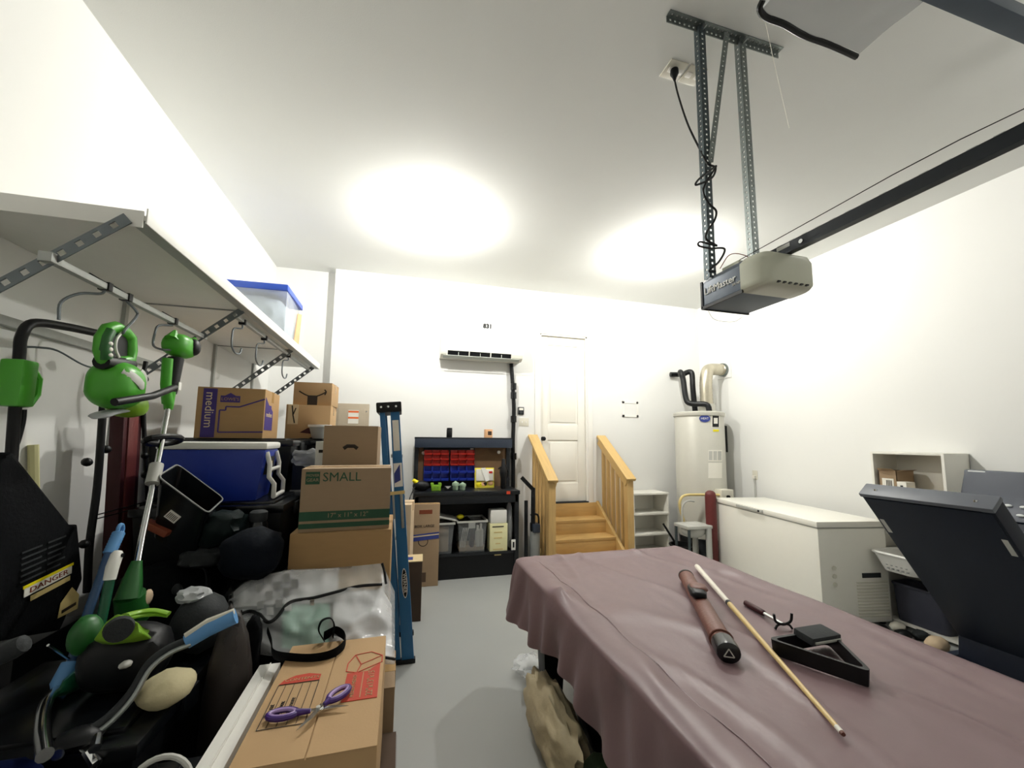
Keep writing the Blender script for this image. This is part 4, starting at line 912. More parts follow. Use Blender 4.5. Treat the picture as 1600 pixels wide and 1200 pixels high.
line('print_ring', F, [(-.03+.05*math.cos(k*.3), H_*.545+.05*math.sin(k*.3)) for k in range(21)], .008, 'ink', t, True)
text('BOX LARGE', .04, F @ M.Translation((-.02, H_*.73, .001)), 'ink', t); plate('print_block', F, -.08, H_*.88, .06, H_*.93, 'rust', t); plate('print_block', F, -.05, .05, .01, .15, 'cardd', t)
q = oz(650, 972, 0)
t, T = carton('small_carton', 'short dark-sided carton with a blue label beside the blue ladder', (q.x-.04, q.y+.12, 0), .17, .22, oy(650, 878, q.y).z, 'cardd', -.05, tapem=None)
obj('pale_top', B(T).box((-.087, -.112, oy(650, 878, q.y).z-.004), (.087, .112, oy(650, 878, q.y).z+.003)), 'pine', t)
obj('blue_label', B(T).box((-.075, -.06, oy(650, 878, q.y).z+.002), (.0, .03, oy(650, 878, q.y).z+.0045)), 'logoblue', t)
q = oz(640, 935, 0)
t, T = carton('flat_carton', 'pale flat carton standing between the ladder and the tall carton', (oy(637, 800, 4.25).x, 4.25, 0), .10, .34, oy(637, 786, 4.2).z, 'kraft', -.12)

# ------------------------------------------------------------------ long wall shelf with braces
SZ, SXF, SY0, SY1 = 2.40, -.955, 1.735, 5.02
t = thing('wall_shelf', 'long white shelf on perforated braces along the left wall', 'shelf', (XL, 3.4, SZ))
BRY = [1.72, 2.82, 4.0, 4.93]
edges = [SY0, 2.86, 4.03, SY1]
for a, c in zip(edges, edges[1:]): obj('shelf_panel', B().box((XL+.005, a, SZ), (SXF, c-.004, SZ+.02)), 'shelf', t, .002)
b0 = edges[0]
obj('front_lip', B().box((SXF, SY0, SZ-.012), (SXF+.006, SY1, SZ+.05)), 'shelf', t, .002)
obj('lip_flange', B().box((SXF-.05, SY0, SZ-.012), (SXF, SY1, SZ-.006)), 'bracket', t)
obj('end_lip', B().box((XL+.005, SY0-.006, SZ-.03), (SXF-.004, SY0, SZ+.035)), 'shelf', t, .002)
for y in edges[1:3]: obj('panel_joint', B().box((XL+.01, y-.012, SZ-.004), (SXF-.01, y+.008, SZ+.001)), 'grey', t)
for y in BRY:
    top_, bot = V((-1.0, y, SZ-.005)), V((XL+.02, y, 1.87))
    obj('brace', B().perf(top_, bot, (.66, 0, -.75), .042, .062, .022, .005), 'bracketd', t)
    obj('wall_standard', B().box((XL, y-.014, 1.55), (XL+.02, y+.014, SZ)), 'bracket', t)
obj('wall_rail', B().box((XL+.0, SY0-.4, 2.045), (XL+.03, 3.3, 2.085)), 'bracket', t, .003)
HX, HZ = -1.206, 2.21
obj('hook_bar', B().box((HX-.014, SY0-.03, HZ-.012), (HX+.014, 2.86, HZ+.014)), 'bracket', t, .003)
obj('hook_bar', B().box((-1.064, 2.83, SZ-.045), (-1.036, 4.95, SZ-.02)), 'bracket', t, .003)
obj('brace_clip', B().box((HX-.02, 1.695, HZ-.016), (HX+.02, 1.74, HZ+.02)), 'bracket', t, .004)
# hooks hung from the bars
def hook(lab, x, y, z, pts, r=.0055):
    t = thing('wire_hook', lab, 'hook', (x, y, z), None)
    obj('clip', B().box((x-.02, y-.012, z-.014), (x+.02, y+.012, z+.02)).bar((x+.01, y, z+.01), (x-.03, y-.05, z+.035), .012, .008), 'black', t, .002)
    obj('wire', B().tube(bez([V((x, y, z))+V(q) for q in pts], 5), r, 7), 'bracketd', t)
S_ = lambda s: [(0, 0, -.01), (-.01, -.005*s, -.03), (-.05, -.05*s, -.05), (-.08, -.085*s, -.10), (-.08, -.085*s, -.17)]
hook('wire hook on the shelf bar with a long straight drop by the mower handle', HX, 1.99, HZ, S_(1))
hook('wire hook on the shelf bar holding the green saw', HX, 2.12, HZ, [(0, 0, -.01), (.03, .02, -.05), (.035, .02, -.075)]+[tuple(ox(180, 511, -1.17)-V((HX, 2.12, HZ))+V(e)) for e in ((.03, .01, -.005), (.026, 0, -.026), (0, 0, -.031), (-.028, 0, -.022), (-.034, 0, .01))])
hook('wire hook on the shelf bar holding the green string trimmer', HX, 2.50, HZ, [(0, 0, -.02), (-.03, -.06, -.04), (-.03, -.085, -.08), (-.03, -.09, -.15)]+[tuple(ox(268, 545, -1.12)-V((HX, 2.5, HZ))+V(e)) for e in ((-.03, -.02, -.01), (0, 0, -.005))])
C_ = [(0, 0, -.01), (0, 0, -.04), (-.02, -.07, -.06), (-.02, -.09, -.12), (-.02, -.08, -.18), (-.02, -.02, -.21), (-.02, .05, -.20), (-.02, .075, -.16)]
hook('empty open wire hook under the shelf above the cooler', -1.05, 2.98, SZ-.045, C_)
hook('empty wire hook under the shelf above the moving box', -1.05, 3.42, SZ-.045, C_)
hook('empty wire hook with a double end under the far shelf panel', -1.05, 4.1, SZ-.045, C_)
# bedding bag on the shelf
t = thing('bedding_bag', 'clear plastic bedding bag with blue top on the wall shelf', 'bag', (-1.22, 4.15, SZ+.02))
X0, X1, Y0_, Y1_, Z0, Z1 = -1.55, -1.035, 3.88, 4.34, SZ+.02, 2.965
obj('bag_body', B().box((X0, Y0_, Z0), (X1, Y1_, Z1-.06)), 'clear', t, .02)
obj('blue_top', B().hexa([(X0-.005, Y0_-.005, Z1-.07), (X1+.005, Y0_-.005, Z1-.06), (X1+.03, Y1_, Z1-.10), (X0, Y1_, Z1-.07), (X0, Y0_, Z1-.005), (X1, Y0_, Z1-.0), (X1+.025, Y1_, Z1-.045), (X0, Y1_, Z1)]), 'lidblue', t, .012)
obj('folded_bedding', B().blob(((X0+X1)/2, (Y0_+Y1_)/2, Z0+.21), (.245, .22, .235), .1, 3, 5, 4, .205, .55), 'bedding', t)
obj('label_card', B().hexa([(X1+.0, Y0_+.28, Z0), (X1+.006, Y0_+.28, Z0), (X1+.006, Y1_, Z0), (X1, Y1_, Z0), (X1+.004, Y0_+.36, Z1-.16), (X1+.01, Y0_+.36, Z1-.16), (X1+.02, Y1_, Z1-.14), (X1+.014, Y1_, Z1-.14)]), 'peach', t)

# ------------------------------------------------------------------ mower folded upright at the wall
MX = -1.38
m_ = lambda x, y, X=MX: ox(x, y, X)
t = thing('lawn_mower', 'black mower stored upright with tall handle and green switch box', 'lawn mower', m_(70, 1000))
obj('handle_tube', B().tube(bez([m_(8, 930), m_(14, 780), m_(22, 660), m_(30, 560), m_(34, 525), m_(52, 505), m_(100, 510), m_(158, 522)], 5), .017, 10), 'black', t)
obj('handle_tube', B().tube(bez([m_(163, 524), m_(165, 560), m_(160, 650), m_(152, 760), m_(140, 850), m_(136, 925)], 5), .015, 10), 'black', t)
b_ = m_(27, 600)
sw = obj('switch_box', B(fm(b_, (0, 1, 0), (0, 0, 1))).box((-.036, -.085, -.035), (.034, .09, .036)), 'green', t, .012)
obj('bail_guard', B().tube([b_+V((.0, .02, .065)), b_+V((.0, .055, .06)), b_+V((.0, .085, .03)), b_+V((.0, .085, -.03)), b_+V((.0, .06, -.07)), b_+V((0, .02, -.075))], .013, 8), 'green', sw)
obj('switch_key', B(fm(b_, (0, 1, 0), (0, 0, 1))).box((.03, -.03, -.012), (.055, .03, .012)), 'greend', sw, .004)
obj('cable', B().tube(bez([m_(38, 640), m_(36, 660), m_(28, 690), m_(22, 700)], 5), .008, 6), 'black', t)
for x, y in ((172, 702), (142, 722), (138, 850)): obj('clamp_knob', B().blob(m_(x-6, y), (.02, .022, .02), .1, sub=2), 'black', t)
obj('bail_bar', B().tube(bez([m_(40, 542), m_(62, 543), m_(90, 548), m_(130, 570), m_(160, 578)], 5), .004, 6), 'strut', t)
obj('lever', B().tube(bez([m_(228, 565), m_(222, 600), m_(224, 640), m_(226, 700), m_(229, 780)], 5), .011, 8), 'black', t)
for y in (592, 712, 742): obj('lever_clamp', B().blob(m_(226, y), (.018, .02, .02), .1, sub=2), 'black', t)
obj('tie_wire', B().tube([m_(146, 812), m_(230, 790)], .003, 5).tube([m_(146, 806), m_(228, 784)], .003, 5), 'black', t)
obj('deck', B(fm(m_(60, 985), (0, 1, 0), (0, 0, 1))).box((-.2, -m_(60, 985).z, -.14), (.16, -.0, .07)), 'black', t, .03)
# grass catcher: black fabric wedge with printed labels
c = lambda x, y, X=-1.24: ox(x, y, X)
cb = thing('grass_catcher', 'black fabric grass catcher bag with yellow and white labels', 'grass catcher', c(60, 950))
P_ = [c(-40, 760), c(10, 715), c(20, 705), c(105, 825), c(122, 818), c(130, 905), c(95, 985), c(-40, 1010)]
nrm = V((1, 0, 0))
b = B(); fr_ = [b.v(p) for p in P_]; bk_ = [b.v(p+V((-.128, .02, 0))) for p in P_]
b.f(fr_[::-1]); b.f(bk_)
for i in range(len(P_)): b.f([fr_[i], fr_[(i+1) % len(P_)], bk_[(i+1) % len(P_)], bk_[i]])
bd = obj('bag_body', b, 'blackf', cb, .012)
lx = (c(112, 888)-c(38, 925)).normalized(); ly = V((0, 0, 1)); o_ = c(75, 906)
T = fm(o_+V((.004, 0, 0)), lx, ly); Lw = (c(112, 888)-c(38, 925)).length
lb = plate('warning_label', T, -Lw/2, -.018, Lw/2, .016, 'sticky', bd); plate('yellow_strip', T @ M.Translation((0, 0, .001)), -Lw/2-.006, .012, Lw/2+.006, .022, 'hiyellow', lb)
text('DANGER', .026, T @ M.Translation((0, -.003, .002)), 'rust', lb, sx=1.6)
T2 = fm(c(78, 917)+V((.004, 0, 0)), lx, ly); plate('small_label', T2, -Lw*.42, -.012, Lw*.42, .006, 'hose_y', bd)
T3 = fm(c(70, 872)+V((.004, 0, 0)), lx, ly)
for k in range(6):
    for h in (0, 1): plate('print_line', T3, -.10+h*.105, .05-k*.02, -.02+h*.085+.02*((k*3+h) % 2), .056-k*.02, 'greyd', bd)
T4 = fm(c(105, 940)+V((.005, 0, 0)), lx, ly); ht = poly('yellow_tag', T4, [(-.05, -.04), (.045, -.05), (.05, .005), (.012, .05), (-.04, .012)], 'hose_y', bd); plate('tag_text', T4 @ M.Translation((0, 0, .001)), -.035, -.03, .035, -.018, 'ink', ht)

# ------------------------------------------------------------------ green saw hung by its handle
s = lambda x, y, X=-1.17: ox(x, y, X)
t = thing('cordless_saw', 'green cordless saw hanging from a hook by its loop handle', 'saw', s(190, 640))
hc = s(182, 545)
obj('loop_handle', B().tube([s(x, y) for x, y in ((161, 562), (157, 548), (159, 528), (168, 514), (180, 511), (194, 518), (203, 528), (204, 548), (202, 563), (182, 566))], .024, 12, True), 'green', t)
obj('grip_rubber', B().tube([s(x, y)+V((.012, 0, 0)) for x, y in ((160, 560), (156.5, 546), (159, 528), (166, 517))], .021, 10), 'greend', t)
obj('handle_window', B().prism([(172, 556), (171, 532), (180, 522), (193, 524), (198, 534), (197, 556)], -.012, .004, lambda u, v, d: s(u, v)+V((d, 0, 0))), 'black', t)
obj('white_trim', B().tube(bez([s(180, 519)+V((.022, 0, 0)), s(171, 530)+V((.024, 0, 0)), s(170, 545)+V((.024, 0, 0)), s(176, 558)+V((.022, 0, 0))], 5), .005, 8), 'white', t)
for k in range(3): obj('button', B().blob(s(158.5, 536+k*9)+V((.03, 0, 0)), (.006, .012, .009), 0, sub=2), 'sticky', t)
obj('collar', B().tube([s(158, 565), s(180, 570), s(202, 570)], [.03, .036, .03], 12), 'black', t)
mb = s(182, 602)
bd = obj('motor_body', B().blob(mb, (.085, .098, .10), .03, 2, 3, 4, None, .82), 'green', t)
for (xa, ya, xb, yb, wd) in ((167, 578, 186, 606, .020), (192, 578, 204, 606, .018)):
    pa, pb = s(xa, ya), s(xb, yb)
    pts = []
    for k in range(7):
        q_ = pa+(pb-pa)*(k/6); e = ((q_.y-mb.y)/.098)**2+((q_.z-mb.z)/.10)**2; pts.append(V((mb.x+.088*math.sqrt(max(.05, 1-e*.85)), q_.y, q_.z)))
    obj('silver_stripe', B().tube(pts, [wd*.8]+[wd]*5+[wd*.4], 10, flat=(.25, 1), up=(1, 0, 0)), 'greyl', bd)
obj('lower_cover', B().blob(s(199, 633), (.07, .065, .055), .04, 2, 5, 3, None, .85), 'lime', t)
obj('guard_bar', B().tube([s(128, 627)+V((.10, 0, 0)), s(180, 617)+V((.13, 0, 0)), s(234, 604)+V((.10, 0, 0))], .0155, 10), 'black', t)
obj('base_plate', B().tube(bez([s(147, 654), s(165, 646), s(190, 641), s(212, 636)], 5), [.004, .010, .016, .018, .018, .018, .018, .018, .018, .018, .018, .018, .018, .018, .018, .01], 12, flat=(.55, 2.2)), 'silverp', t)
# ------------------------------------------------------------------ string trimmer
g = lambda x, y, X=-1.12: ox(x, y, X)
t = thing('string_trimmer', 'green and black string trimmer hanging by its handle from a hook', 'string trimmer', g(205, 960))
obj('power_head', B().blob(g(281, 541), (.06, .09, .06), .05, 2, 6, 3, sq=.8), 'green', t)
for x, y, x2, y2 in ((268, 530, 274, 517), (302, 535, 304, 528)): obj('battery_horn', B().tube([g(x, y), g(x2, y2)], [.03, .008], 8), 'green', t)
obj('battery', B().blob(g(290, 543)+V((.045, -.02, 0)), (.03, .04, .045), .02, 2, 7, 3), 'black', t)
obj('rear_handle', B().tube([g(275, 560), g(268, 600), g(266, 615)], [.034, .03, .026], 12), 'black', t)
obj('trigger_side', B().tube([g(262, 560), g(259, 600), g(262, 630)], [.022, .022, .024], 10), 'green', t)
obj('front_collar', B().tube([g(264, 612), g(263, 640)], [.028, .018], 12), 'green', t)
obj('handle_mark', B().box(tuple(g(269, 603)+V((.03, -.012, -.02))), tuple(g(269, 603)+V((.034, .012, .02)))), 'white', t)
gb = lambda x, y: ox(x, y, -.96)
obj('shaft', B().tube([g(263, 636), ox(243, 740, -1.06), ox(222, 840, -.99), gb(214, 885)], .0115, 10), 'chrome', t)
obj('coupler', B().tube([ox(245, 726, -1.065), ox(238, 756, -1.05)], .026, 10), 'greyl', t)
hq = g(256, 688)
obj('loop_grip', B().tube([hq+V((.05*math.sin(k*.42), .12*math.cos(k*.42), .018*math.sin(k*.42)-.008*math.cos(k*.42))) for k in range(15)], .014, 8, True), 'black', t)
obj('gear_neck', B().tube([gb(214, 876), gb(207, 905), gb(200, 935)], [.016, .03, .04], 12), 'greend', t)
obj('cutting_head', B().tube([gb(203, 930), gb(208, 968)], [.046, .05], 16), 'greend', t)
obj('head_label', B().blob(gb(216, 932)+V((.04, -.02, 0)), (.012, .03, .03), 0, sub=2), 'kraft', t)
# dark red carton-like post, pale stick, broom and mop
r_ = lambda x, y, X=-1.42: ox(x, y, X)
a, c2 = r_(198, 648), r_(196, 900)
t = thing('dark_red_post', 'dark red metal channel post standing behind the green trimmer', 'post', c2)
b = B(); wy = .075
for x0, x1, y0, y1 in ((-.03, -.024, -wy, wy), (-.03, .03, -wy, -wy+.03), (-.03, .03, wy-.03, wy)):
    b.hexa([(c2.x+x0, c2.y+y0, 0), (c2.x+x1, c2.y+y0, 0), (c2.x+x1, c2.y+y1, 0), (c2.x+x0, c2.y+y1, 0), (a.x+x0, a.y+y0, a.z), (a.x+x1, a.y+y0, a.z), (a.x+x1, a.y+y1, a.z), (a.x+x0, a.y+y1, a.z)])
obj('channel', b, 'maroond', t, .003)
obj('red_face', B().hexa([(c2.x-.024, c2.y-.042, 0), (c2.x+.036, c2.y-.042, 0), (c2.x+.036, c2.y+.04, 0), (c2.x-.024, c2.y+.04, 0), (a.x-.024, a.y-.042, a.z), (a.x+.036, a.y-.042, a.z), (a.x+.036, a.y+.04, a.z), (a.x-.024, a.y+.04, a.z)]), 'maroon', t, .008)
tag(obj('wooden_stick', B().tube([r_(52, 695, -1.594), V((-1.5, r_(75, 790, -1.5).y+.1, .3)), V((-1.477, r_(75, 790, -1.5).y+.17, .0))], .018, 8), 'palewood'), 'pale wooden stick leaning against the left wall', 'stick')
k_ = lambda x, y, X=-1.03: ox(x, y, X)
t = thing('mop', 'mop pole with light blue ribbed grip and dark blue shaft', 'mop', k_(95, 1090))
obj('shaft', B().tube([k_(171, 862), k_(140, 950), k_(98, 1075)], .0135, 10), 'poleblue', t)
obj('grip', B().tube([k_(171, 865)+(k_(186, 832)-k_(171, 865))*(i/16) for i in range(17)], [.0185+(.0016 if i % 2 else 0) for i in range(17)], 12), 'skyblue', t)
obj('hang_loop', B(fm(k_(188, 828), (0, 1, 0), (0, 0, 1))).tube([V((.014*math.cos(i*.52), .02*math.sin(i*.52), 0)) for i in range(12)], .007, 8, True), 'skyblue', t)
obj('clamp', B().tube([k_(112, 1035), k_(97, 1068), k_(90, 1078)], [.026, .03, .018], 10), 'skyblue', t)
obj('sponge_end', B().blob(k_(112, 1052), (.02, .045, .04), .15, 3, 3, 2), 'pvc', t)
obj('bent_tube', B().tube(bez([k_(88, 1080, -1.01), k_(72, 1100, -.95), k_(66, 1140, -.86), k_(70, 1180, -.78)], 5), .016, 10), 'chrome', t)
obj('cross_wire', B().tube([k_(75, 1008), k_(120, 1038), k_(146, 1062)], .004, 6), 'chrome', t)
e_ = lambda x, y, X=-.98: ox(x, y, X)
t = thing('broom', 'broom with green pole and white hanging tip', 'broom', e_(130, 1080))
obj('pole', B().tube([e_(172, 904), e_(155, 985), e_(131, 1055)], .0145, 10), 'pole_green', t)
obj('tip', B().tube([e_(171, 906), e_(176, 885), e_(183, 866), e_(185, 861)], [.0175, .019, .018, .012], 12), 'white', t)
obj('tip_hole', B().cyl(e_(182, 868)+V((.012, 0, 0)), e_(182, 868)+V((.022, 0, 0)), .007, n=10), 'black', t)
obj('bristle_block', B().blob(e_(129, 1055), (.022, .10, .035), .15, 3, 2, 2), 'pole_green', t)

# ------------------------------------------------------------------ black storage totes carrying the far boxes
def tote(lab, x0, x1, y0, y1, z0, z1, grp='black storage totes'):
    t = thing('storage_tote', lab, 'tote', ((x0+x1)/2, (y0+y1)/2, z0), grp); g = .03
    obj('tote_body', B().hexa([(x0+g, y0+g, z0), (x1-g, y0+g, z0), (x1-g, y1-g, z0), (x0+g, y1-g, z0), (x0, y0, z1-.05), (x1, y0, z1-.05), (x1, y1, z1-.05), (x0, y1, z1-.05)]), 'black', t, .012)
    obj('lid', B().box((x0-.012, y0-.012, z1-.055), (x1+.012, y1+.012, z1-.012)).box((x0+.05, y0+.05, z1-.02), (x1-.05, y1-.05, z1)), 'blackp', t, .008)
    for y in ((y0+y1)/2,): obj('latch', B().box((x1-.002, y-.05, z1-.10), (x1+.02, y+.05, z1-.03)), 'blackm', t, .006)
    return t
lv = ['on the floor', 'second from the floor', 'third from the floor', 'topmost of its stack']
for i in range(4):
    tote('black lidded storage tote %s under the purple-banded moving box' % lv[i], -1.57, -.74, 3.12, 3.62, i*.398, (i+1)*.398)
    tote('black lidded storage tote %s under the two taped parcels' % lv[i], -1.57, -.60, 3.68, 4.5, i*.398, (i+1)*.398)
for i in range(3):
    tote('black lidded storage tote %s below the blue cooler' % (lv[i] if i < 2 else 'topmost of its stack'), -1.30, -.62, 2.5, 3.04, i*.415, (i+1)*.415)
TZ_ = 4*.398
# moving box with purple print
t, T = carton('moving_box', 'brown moving box with purple medium band on black totes', (-1.15, 3.37, TZ_-.002), .40, .44, .345, 'cardboard', .06)
F = T @ M.Translation((0, -.221, 0)) @ M.Rotation(math.pi/2, 4, 'X')
bn = plate('purple_band', F, -.165, .005, -.085, .335, 'purple', t)
text('medium', .075, F @ M.Translation((-.125, .19, .0015)) @ M.Rotation(-math.pi/2, 4, 'Z'), 'cream_print', bn)
lg = poly('logo_house', F, [(-.065, .245), (.05, .245), (.05, .29), (.025, .29), (-.008, .31), (-.04, .29), (-.065, .29)], 'purple', t)
text("LOWE'S", .03, F @ M.Translation((-.008, .266, .0015)), 'cardboard', lg)
line('roof_outline', F, [(-.065, .04), (-.065, .19), (-.03, .19), (-.03, .215), (.05, .215), (.2, .275)], .009, 'purple', t); line('base_line', F, [(-.065, .04), (.2, .045)], .009, 'purple', t)
G = T @ M.Translation((.201, 0, 0)) @ M.Rotation(math.pi/2, 4, 'Z') @ M.Rotation(math.pi/2, 4, 'X')
pp_ = poly('purple_panel', G, [(-.20, .06), (.02, .06), (.02, .20), (-.03, .22), (-.03, .24), (-.10, .24), (-.20, .29)], 'purple', t)
text('medium', .05, G @ M.Translation((-.09, .17, .0015)), 'cream_print', pp_)
# parcels
def smile(F, w_, m, p):
    return line('arrow_smile', F, [(-w_/2+w_*k/12, -.045*math.sin(math.pi*k/12)*1.0) for k in range(13)]+[(w_/2-.015, .02), (w_/2, 0), (w_/2-.012, -.028)], .011, m, p)
t, T = carton('parcel', 'larger taped brown parcel on the black totes', (-.79, 3.985, TZ_), .35, .36, .29, 'card3', .02)
F = T @ M.Translation((0, -.181, 0)) @ M.Rotation(math.pi/2, 4, 'X')
poly('printed_arc', F, [(-.06, .05), (.0, .09), (.05, .09), (.06, .06), (.03, .04)], 'maroond', t); line('print_edge', F, [(.02, .0), (.17, .05)], .012, 'ink', t)
plate('tape_band', F, -.16, .12, -.08, .29, 'cream_print', t); line('tape_print', F @ M.Translation((0, 0, .0012)), [(-.13, .28), (-.12, .2), (-.105, .13), (-.12, .2), (-.10, .26)], .01, 'ink', t)
t, T = carton('parcel', 'smaller brown parcel with a black curved arrow on top of the larger parcel', (-.765, 4.0, TZ_+.291), .31, .32, .20, 'card3', -.03)
F = T @ M.Translation((0, -.161, 0)) @ M.Rotation(math.pi/2, 4, 'X')
smile(F @ M.Translation((0.0, .12, 0)), .22, 'ink', t); plate('tape_print', F, -.04, .0, .04, .085, 'ink', t)
# white cup bowl
p = oy(453, 676, 3.62)
t = thing('plastic_bowl', 'white plastic bowl with lid beside the moving box', 'bowl', (p.x, 3.66, TZ_))
zt = .115
obj('bowl_body', B().lathe([(.05, .0), (.06, .01), (.082, zt-.02), (.085, zt-.015)], (-.70+.03, 3.70, TZ_), 20), 'greyl', t)
obj('lid', B().lathe([(.09, zt-.02), (.094, zt-.012), (.092, zt), (0, zt)], (-.70+.03, 3.70, TZ_), 24), 'white', t)
# ------------------------------------------------------------------ cooler
cz = 3*.415
T = M.Translation((-1.00, 2.72, cz)) @ M.Rotation(.06, 4, 'Z')
t = thing('cooler', 'blue cooler with white lid and white swing handle on the totes', 'cooler', (-1.0, 2.72, cz))
cx_, cy_ = .25, .16
obj('cooler_body', B(T).hexa([(-cx_+.02, -cy_+.015, 0), (cx_-.035, -cy_+.015, 0), (cx_-.035, cy_-.015, 0), (-cx_+.02, cy_-.015, 0), (-cx_, -cy_, .285), (cx_, -cy_, .285), (cx_, cy_, .285), (-cx_, cy_, .285)]), 'blue', t, .012)
obj('lid', B(T).box((-cx_-.01, -cy_-.01, .285), (cx_+.01, cy_+.01, .325)), 'white', t, .016)
hp_ = [(cx_-.0, -.13, .27), (cx_+.02, -.135, .20), (cx_+.02, -.135, .13), (cx_+.05, -.14, .09), (cx_+.05, -.14, .02), (cx_+.05, .10, .02), (cx_+.05, .10, .09), (cx_+.02, .10, .13), (cx_+.02, .10, .20), (cx_+.0, .10, .27)]
obj('handle', B(T).tube(hp_, .0125, 8), 'white', t)
obj('handle_cross', B(T).tube([(cx_+.02, -.135, .17), (cx_+.02, .10, .17)], .011, 8), 'white', t)
obj('hand_recess', B(T).box((cx_-.02, -.10, .14), (cx_+.002, .07, .24)), 'black', t, .004); obj('sticker', B(T).box((cx_+.0025, -.06, .18), (cx_+.0045, .0, .215)), 'hose_y', t)
# smoky tote beside the cooler with clasp
t = thing('smoky_tote', 'smoky grey plastic tote with torn top beside the blue cooler', 'tote', (-.54, 2.98, 1.2))
obj('tote_body', B().hexa([(-.70, 3.08, 0), (-.38, 3.08, 0), (-.38, 3.40, 0), (-.70, 3.40, 0), (-.715, 3.065, 1.5), (-.355, 3.065, 1.5), (-.355, 3.42, 1.5), (-.715, 3.42, 1.5)]), 'tmill', t, .005)
obj('torn_film', B().blob((-.605, 3.06, 1.46), (.115, .04, .06), .4, 4, 4, 3), 'clear2', t)
obj('lid_edge', B().box((-.72, 3.058, 1.22), (-.35, 3.075, 1.245)), 'grey', t, .003); obj('clasp', B().box((-.60, 3.056, 1.20), (-.53, 3.07, 1.275)), 'black', t, .006)
p = oy(500, 708, 2.95)
t = thing('white_carton', 'small white printed carton wedged behind the carton with a handle hole', 'box', (-.50, 2.99, 1.33))
obj('body', B().box((-.55, 2.93, 1.30), (-.46, 3.0, 1.575)), 'sticky', t, .002); obj('red_band', B().box((-.551, 2.928, 1.36), (-.459, 2.931, 1.375)), 'rust', t); obj('print', B().box((-.53, 2.928, 1.50), (-.48, 2.931, 1.52)), 'ink', t)
# ------------------------------------------------------------------ stack of cartons
c0 = carton('base_carton', 'tall plain carton on the floor at the back of the box stack', (-.32, 2.85, 0), .38, .32, 1.298, 'card2')
t, T = carton('handle_carton', 'grey-brown carton with an oval handle hole behind the green-printed box', (-.30, 2.80, 1.30), .315, .27, .375, 'card2', -.02, tapem=None)
F = T @ M.Translation((0, -.136, 0)) @ M.Rotation(math.pi/2, 4, 'X')
obj('handle_hole', B(F).tube([(-.04, .235, 0), (-.02, .25, 0), (.02, .25, 0), (.04, .235, 0)], .011, 10, flat=(1, .3), up=(0, 1, 0)), 'ink', t)
carton('floor_carton', 'brown carton on the floor under the taped brown carton', (-.27, 2.44, 0), .46, .42, .598, 'card2')
t, T = carton('taped_carton', 'taped brown carton under the green-printed box', (-.272, 2.44, .60), .475, .43, .53, 'cardboard', .0)
t, T = carton('printed_box', 'tan moving box with green stripes and SMALL print', (-.27, 2.39, 1.131), .43, .28, .312, 'card2', .05)
F = T @ M.Translation((0, -.1405, 0)) @ M.Rotation(math.pi/2, 4, 'X')
st_ = plate('green_stripe', F, -.215, .055, .215, .10, 'inkgreen', t); plate('green_stripe', F, -.215, .018, .215, .042, 'inkgreen', t)
text('17" x 11" x 12"', .032, F @ M.Translation((.01, .078, .0014)), 'card2', st_)
lg = plate('logo_square', F, -.195, .235, -.13, .297, 'inkgreen', t, bev=.0)
text('SMALL', .064, F @ M.Translation((-.118, .268, .001)), 'inkgreen', t, 'LEFT')
text('MOVER', .018, F @ M.Translation((-.1625, .279, .0014)), 'card2', lg); text('GEAR', .023, F @ M.Translation((-.1625, .256, .0014)), 'card2', lg)
# ------------------------------------------------------------------ front boxes
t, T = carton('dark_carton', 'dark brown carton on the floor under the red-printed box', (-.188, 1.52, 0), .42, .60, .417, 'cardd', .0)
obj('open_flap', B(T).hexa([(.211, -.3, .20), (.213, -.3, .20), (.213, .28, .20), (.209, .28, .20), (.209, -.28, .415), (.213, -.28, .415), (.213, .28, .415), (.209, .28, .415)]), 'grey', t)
t, T = carton('rear_carton', 'brown carton on the floor under the clear zip bag', (-.235, 2.04, 0), .49, .31, .55, 'card2')
t, T = carton('red_printed_box', 'brown moving box with red print and a pair of scissors on top', (-.205, 1.495, .417), .61, .345, .383, 'card3', math.pi/2, tapem=None)
F = M.Translation((-.205, 1.495, .417+.384))
rp = poly('red_block', F, [(.055, -.10), (.16, -.10), (.16, .10), (.12, .055), (.055, .055)], 'inkred', t)
text('22"x13"x15"', .03, F @ M.Translation((.135, -.012, .0014)) @ M.Rotation(math.pi/2, 4, 'Z'), 'card3', rp)
text('MEDIUM MEDIO', .017, F @ M.Translation((.083, -.022, .0014)) @ M.Rotation(math.pi/2, 4, 'Z'), 'card3', rp); line('white_rule', F @ M.Translation((0, 0, .001)), [(.108, -.09), (.108, .05)], .003, 'card3', rp)
line('box_drawing', F, [(.05, .07), (.085, .055), (.165, .105), (.165, .15), (.125, .185), (.07, .175), (.05, .12), (.05, .07)], .0035, 'inkred', t); line('box_drawing_edge', F, [(.085, .055), (.095, .105), (.165, .15)], .003, 'inkred', t); line('box_drawing_edge', F, [(.095, .105), (.07, .175)], .003, 'inkred', t)
line('content_frame', F, [(-.15, -.17), (-.15, .04), (-.03, .04), (-.03, -.17)], .002, 'ink', t, True)
for k in range(4): line('content_line', F, [(-.128+k*.025, -.165), (-.128+k*.025, .035)], .0014, 'ink', t)
ct = poly('contents_tab', F, [(-.15, .042), (-.03, .042), (-.03, .075), (-.07, .09), (-.11, .085), (-.14, .065)], 'inkred', t); text('CONTENTS', .02, F @ M.Translation((-.085, .06, .0014)), 'card3', ct)
for k, s_ in enumerate(('Diy cat', 'paint box', 'trim + more')): text(s_, .02, F @ M.Translation((-.14+k*.026, -.09, .001)) @ M.Rotation(math.pi/2, 4, 'Z'), 'ink', t)
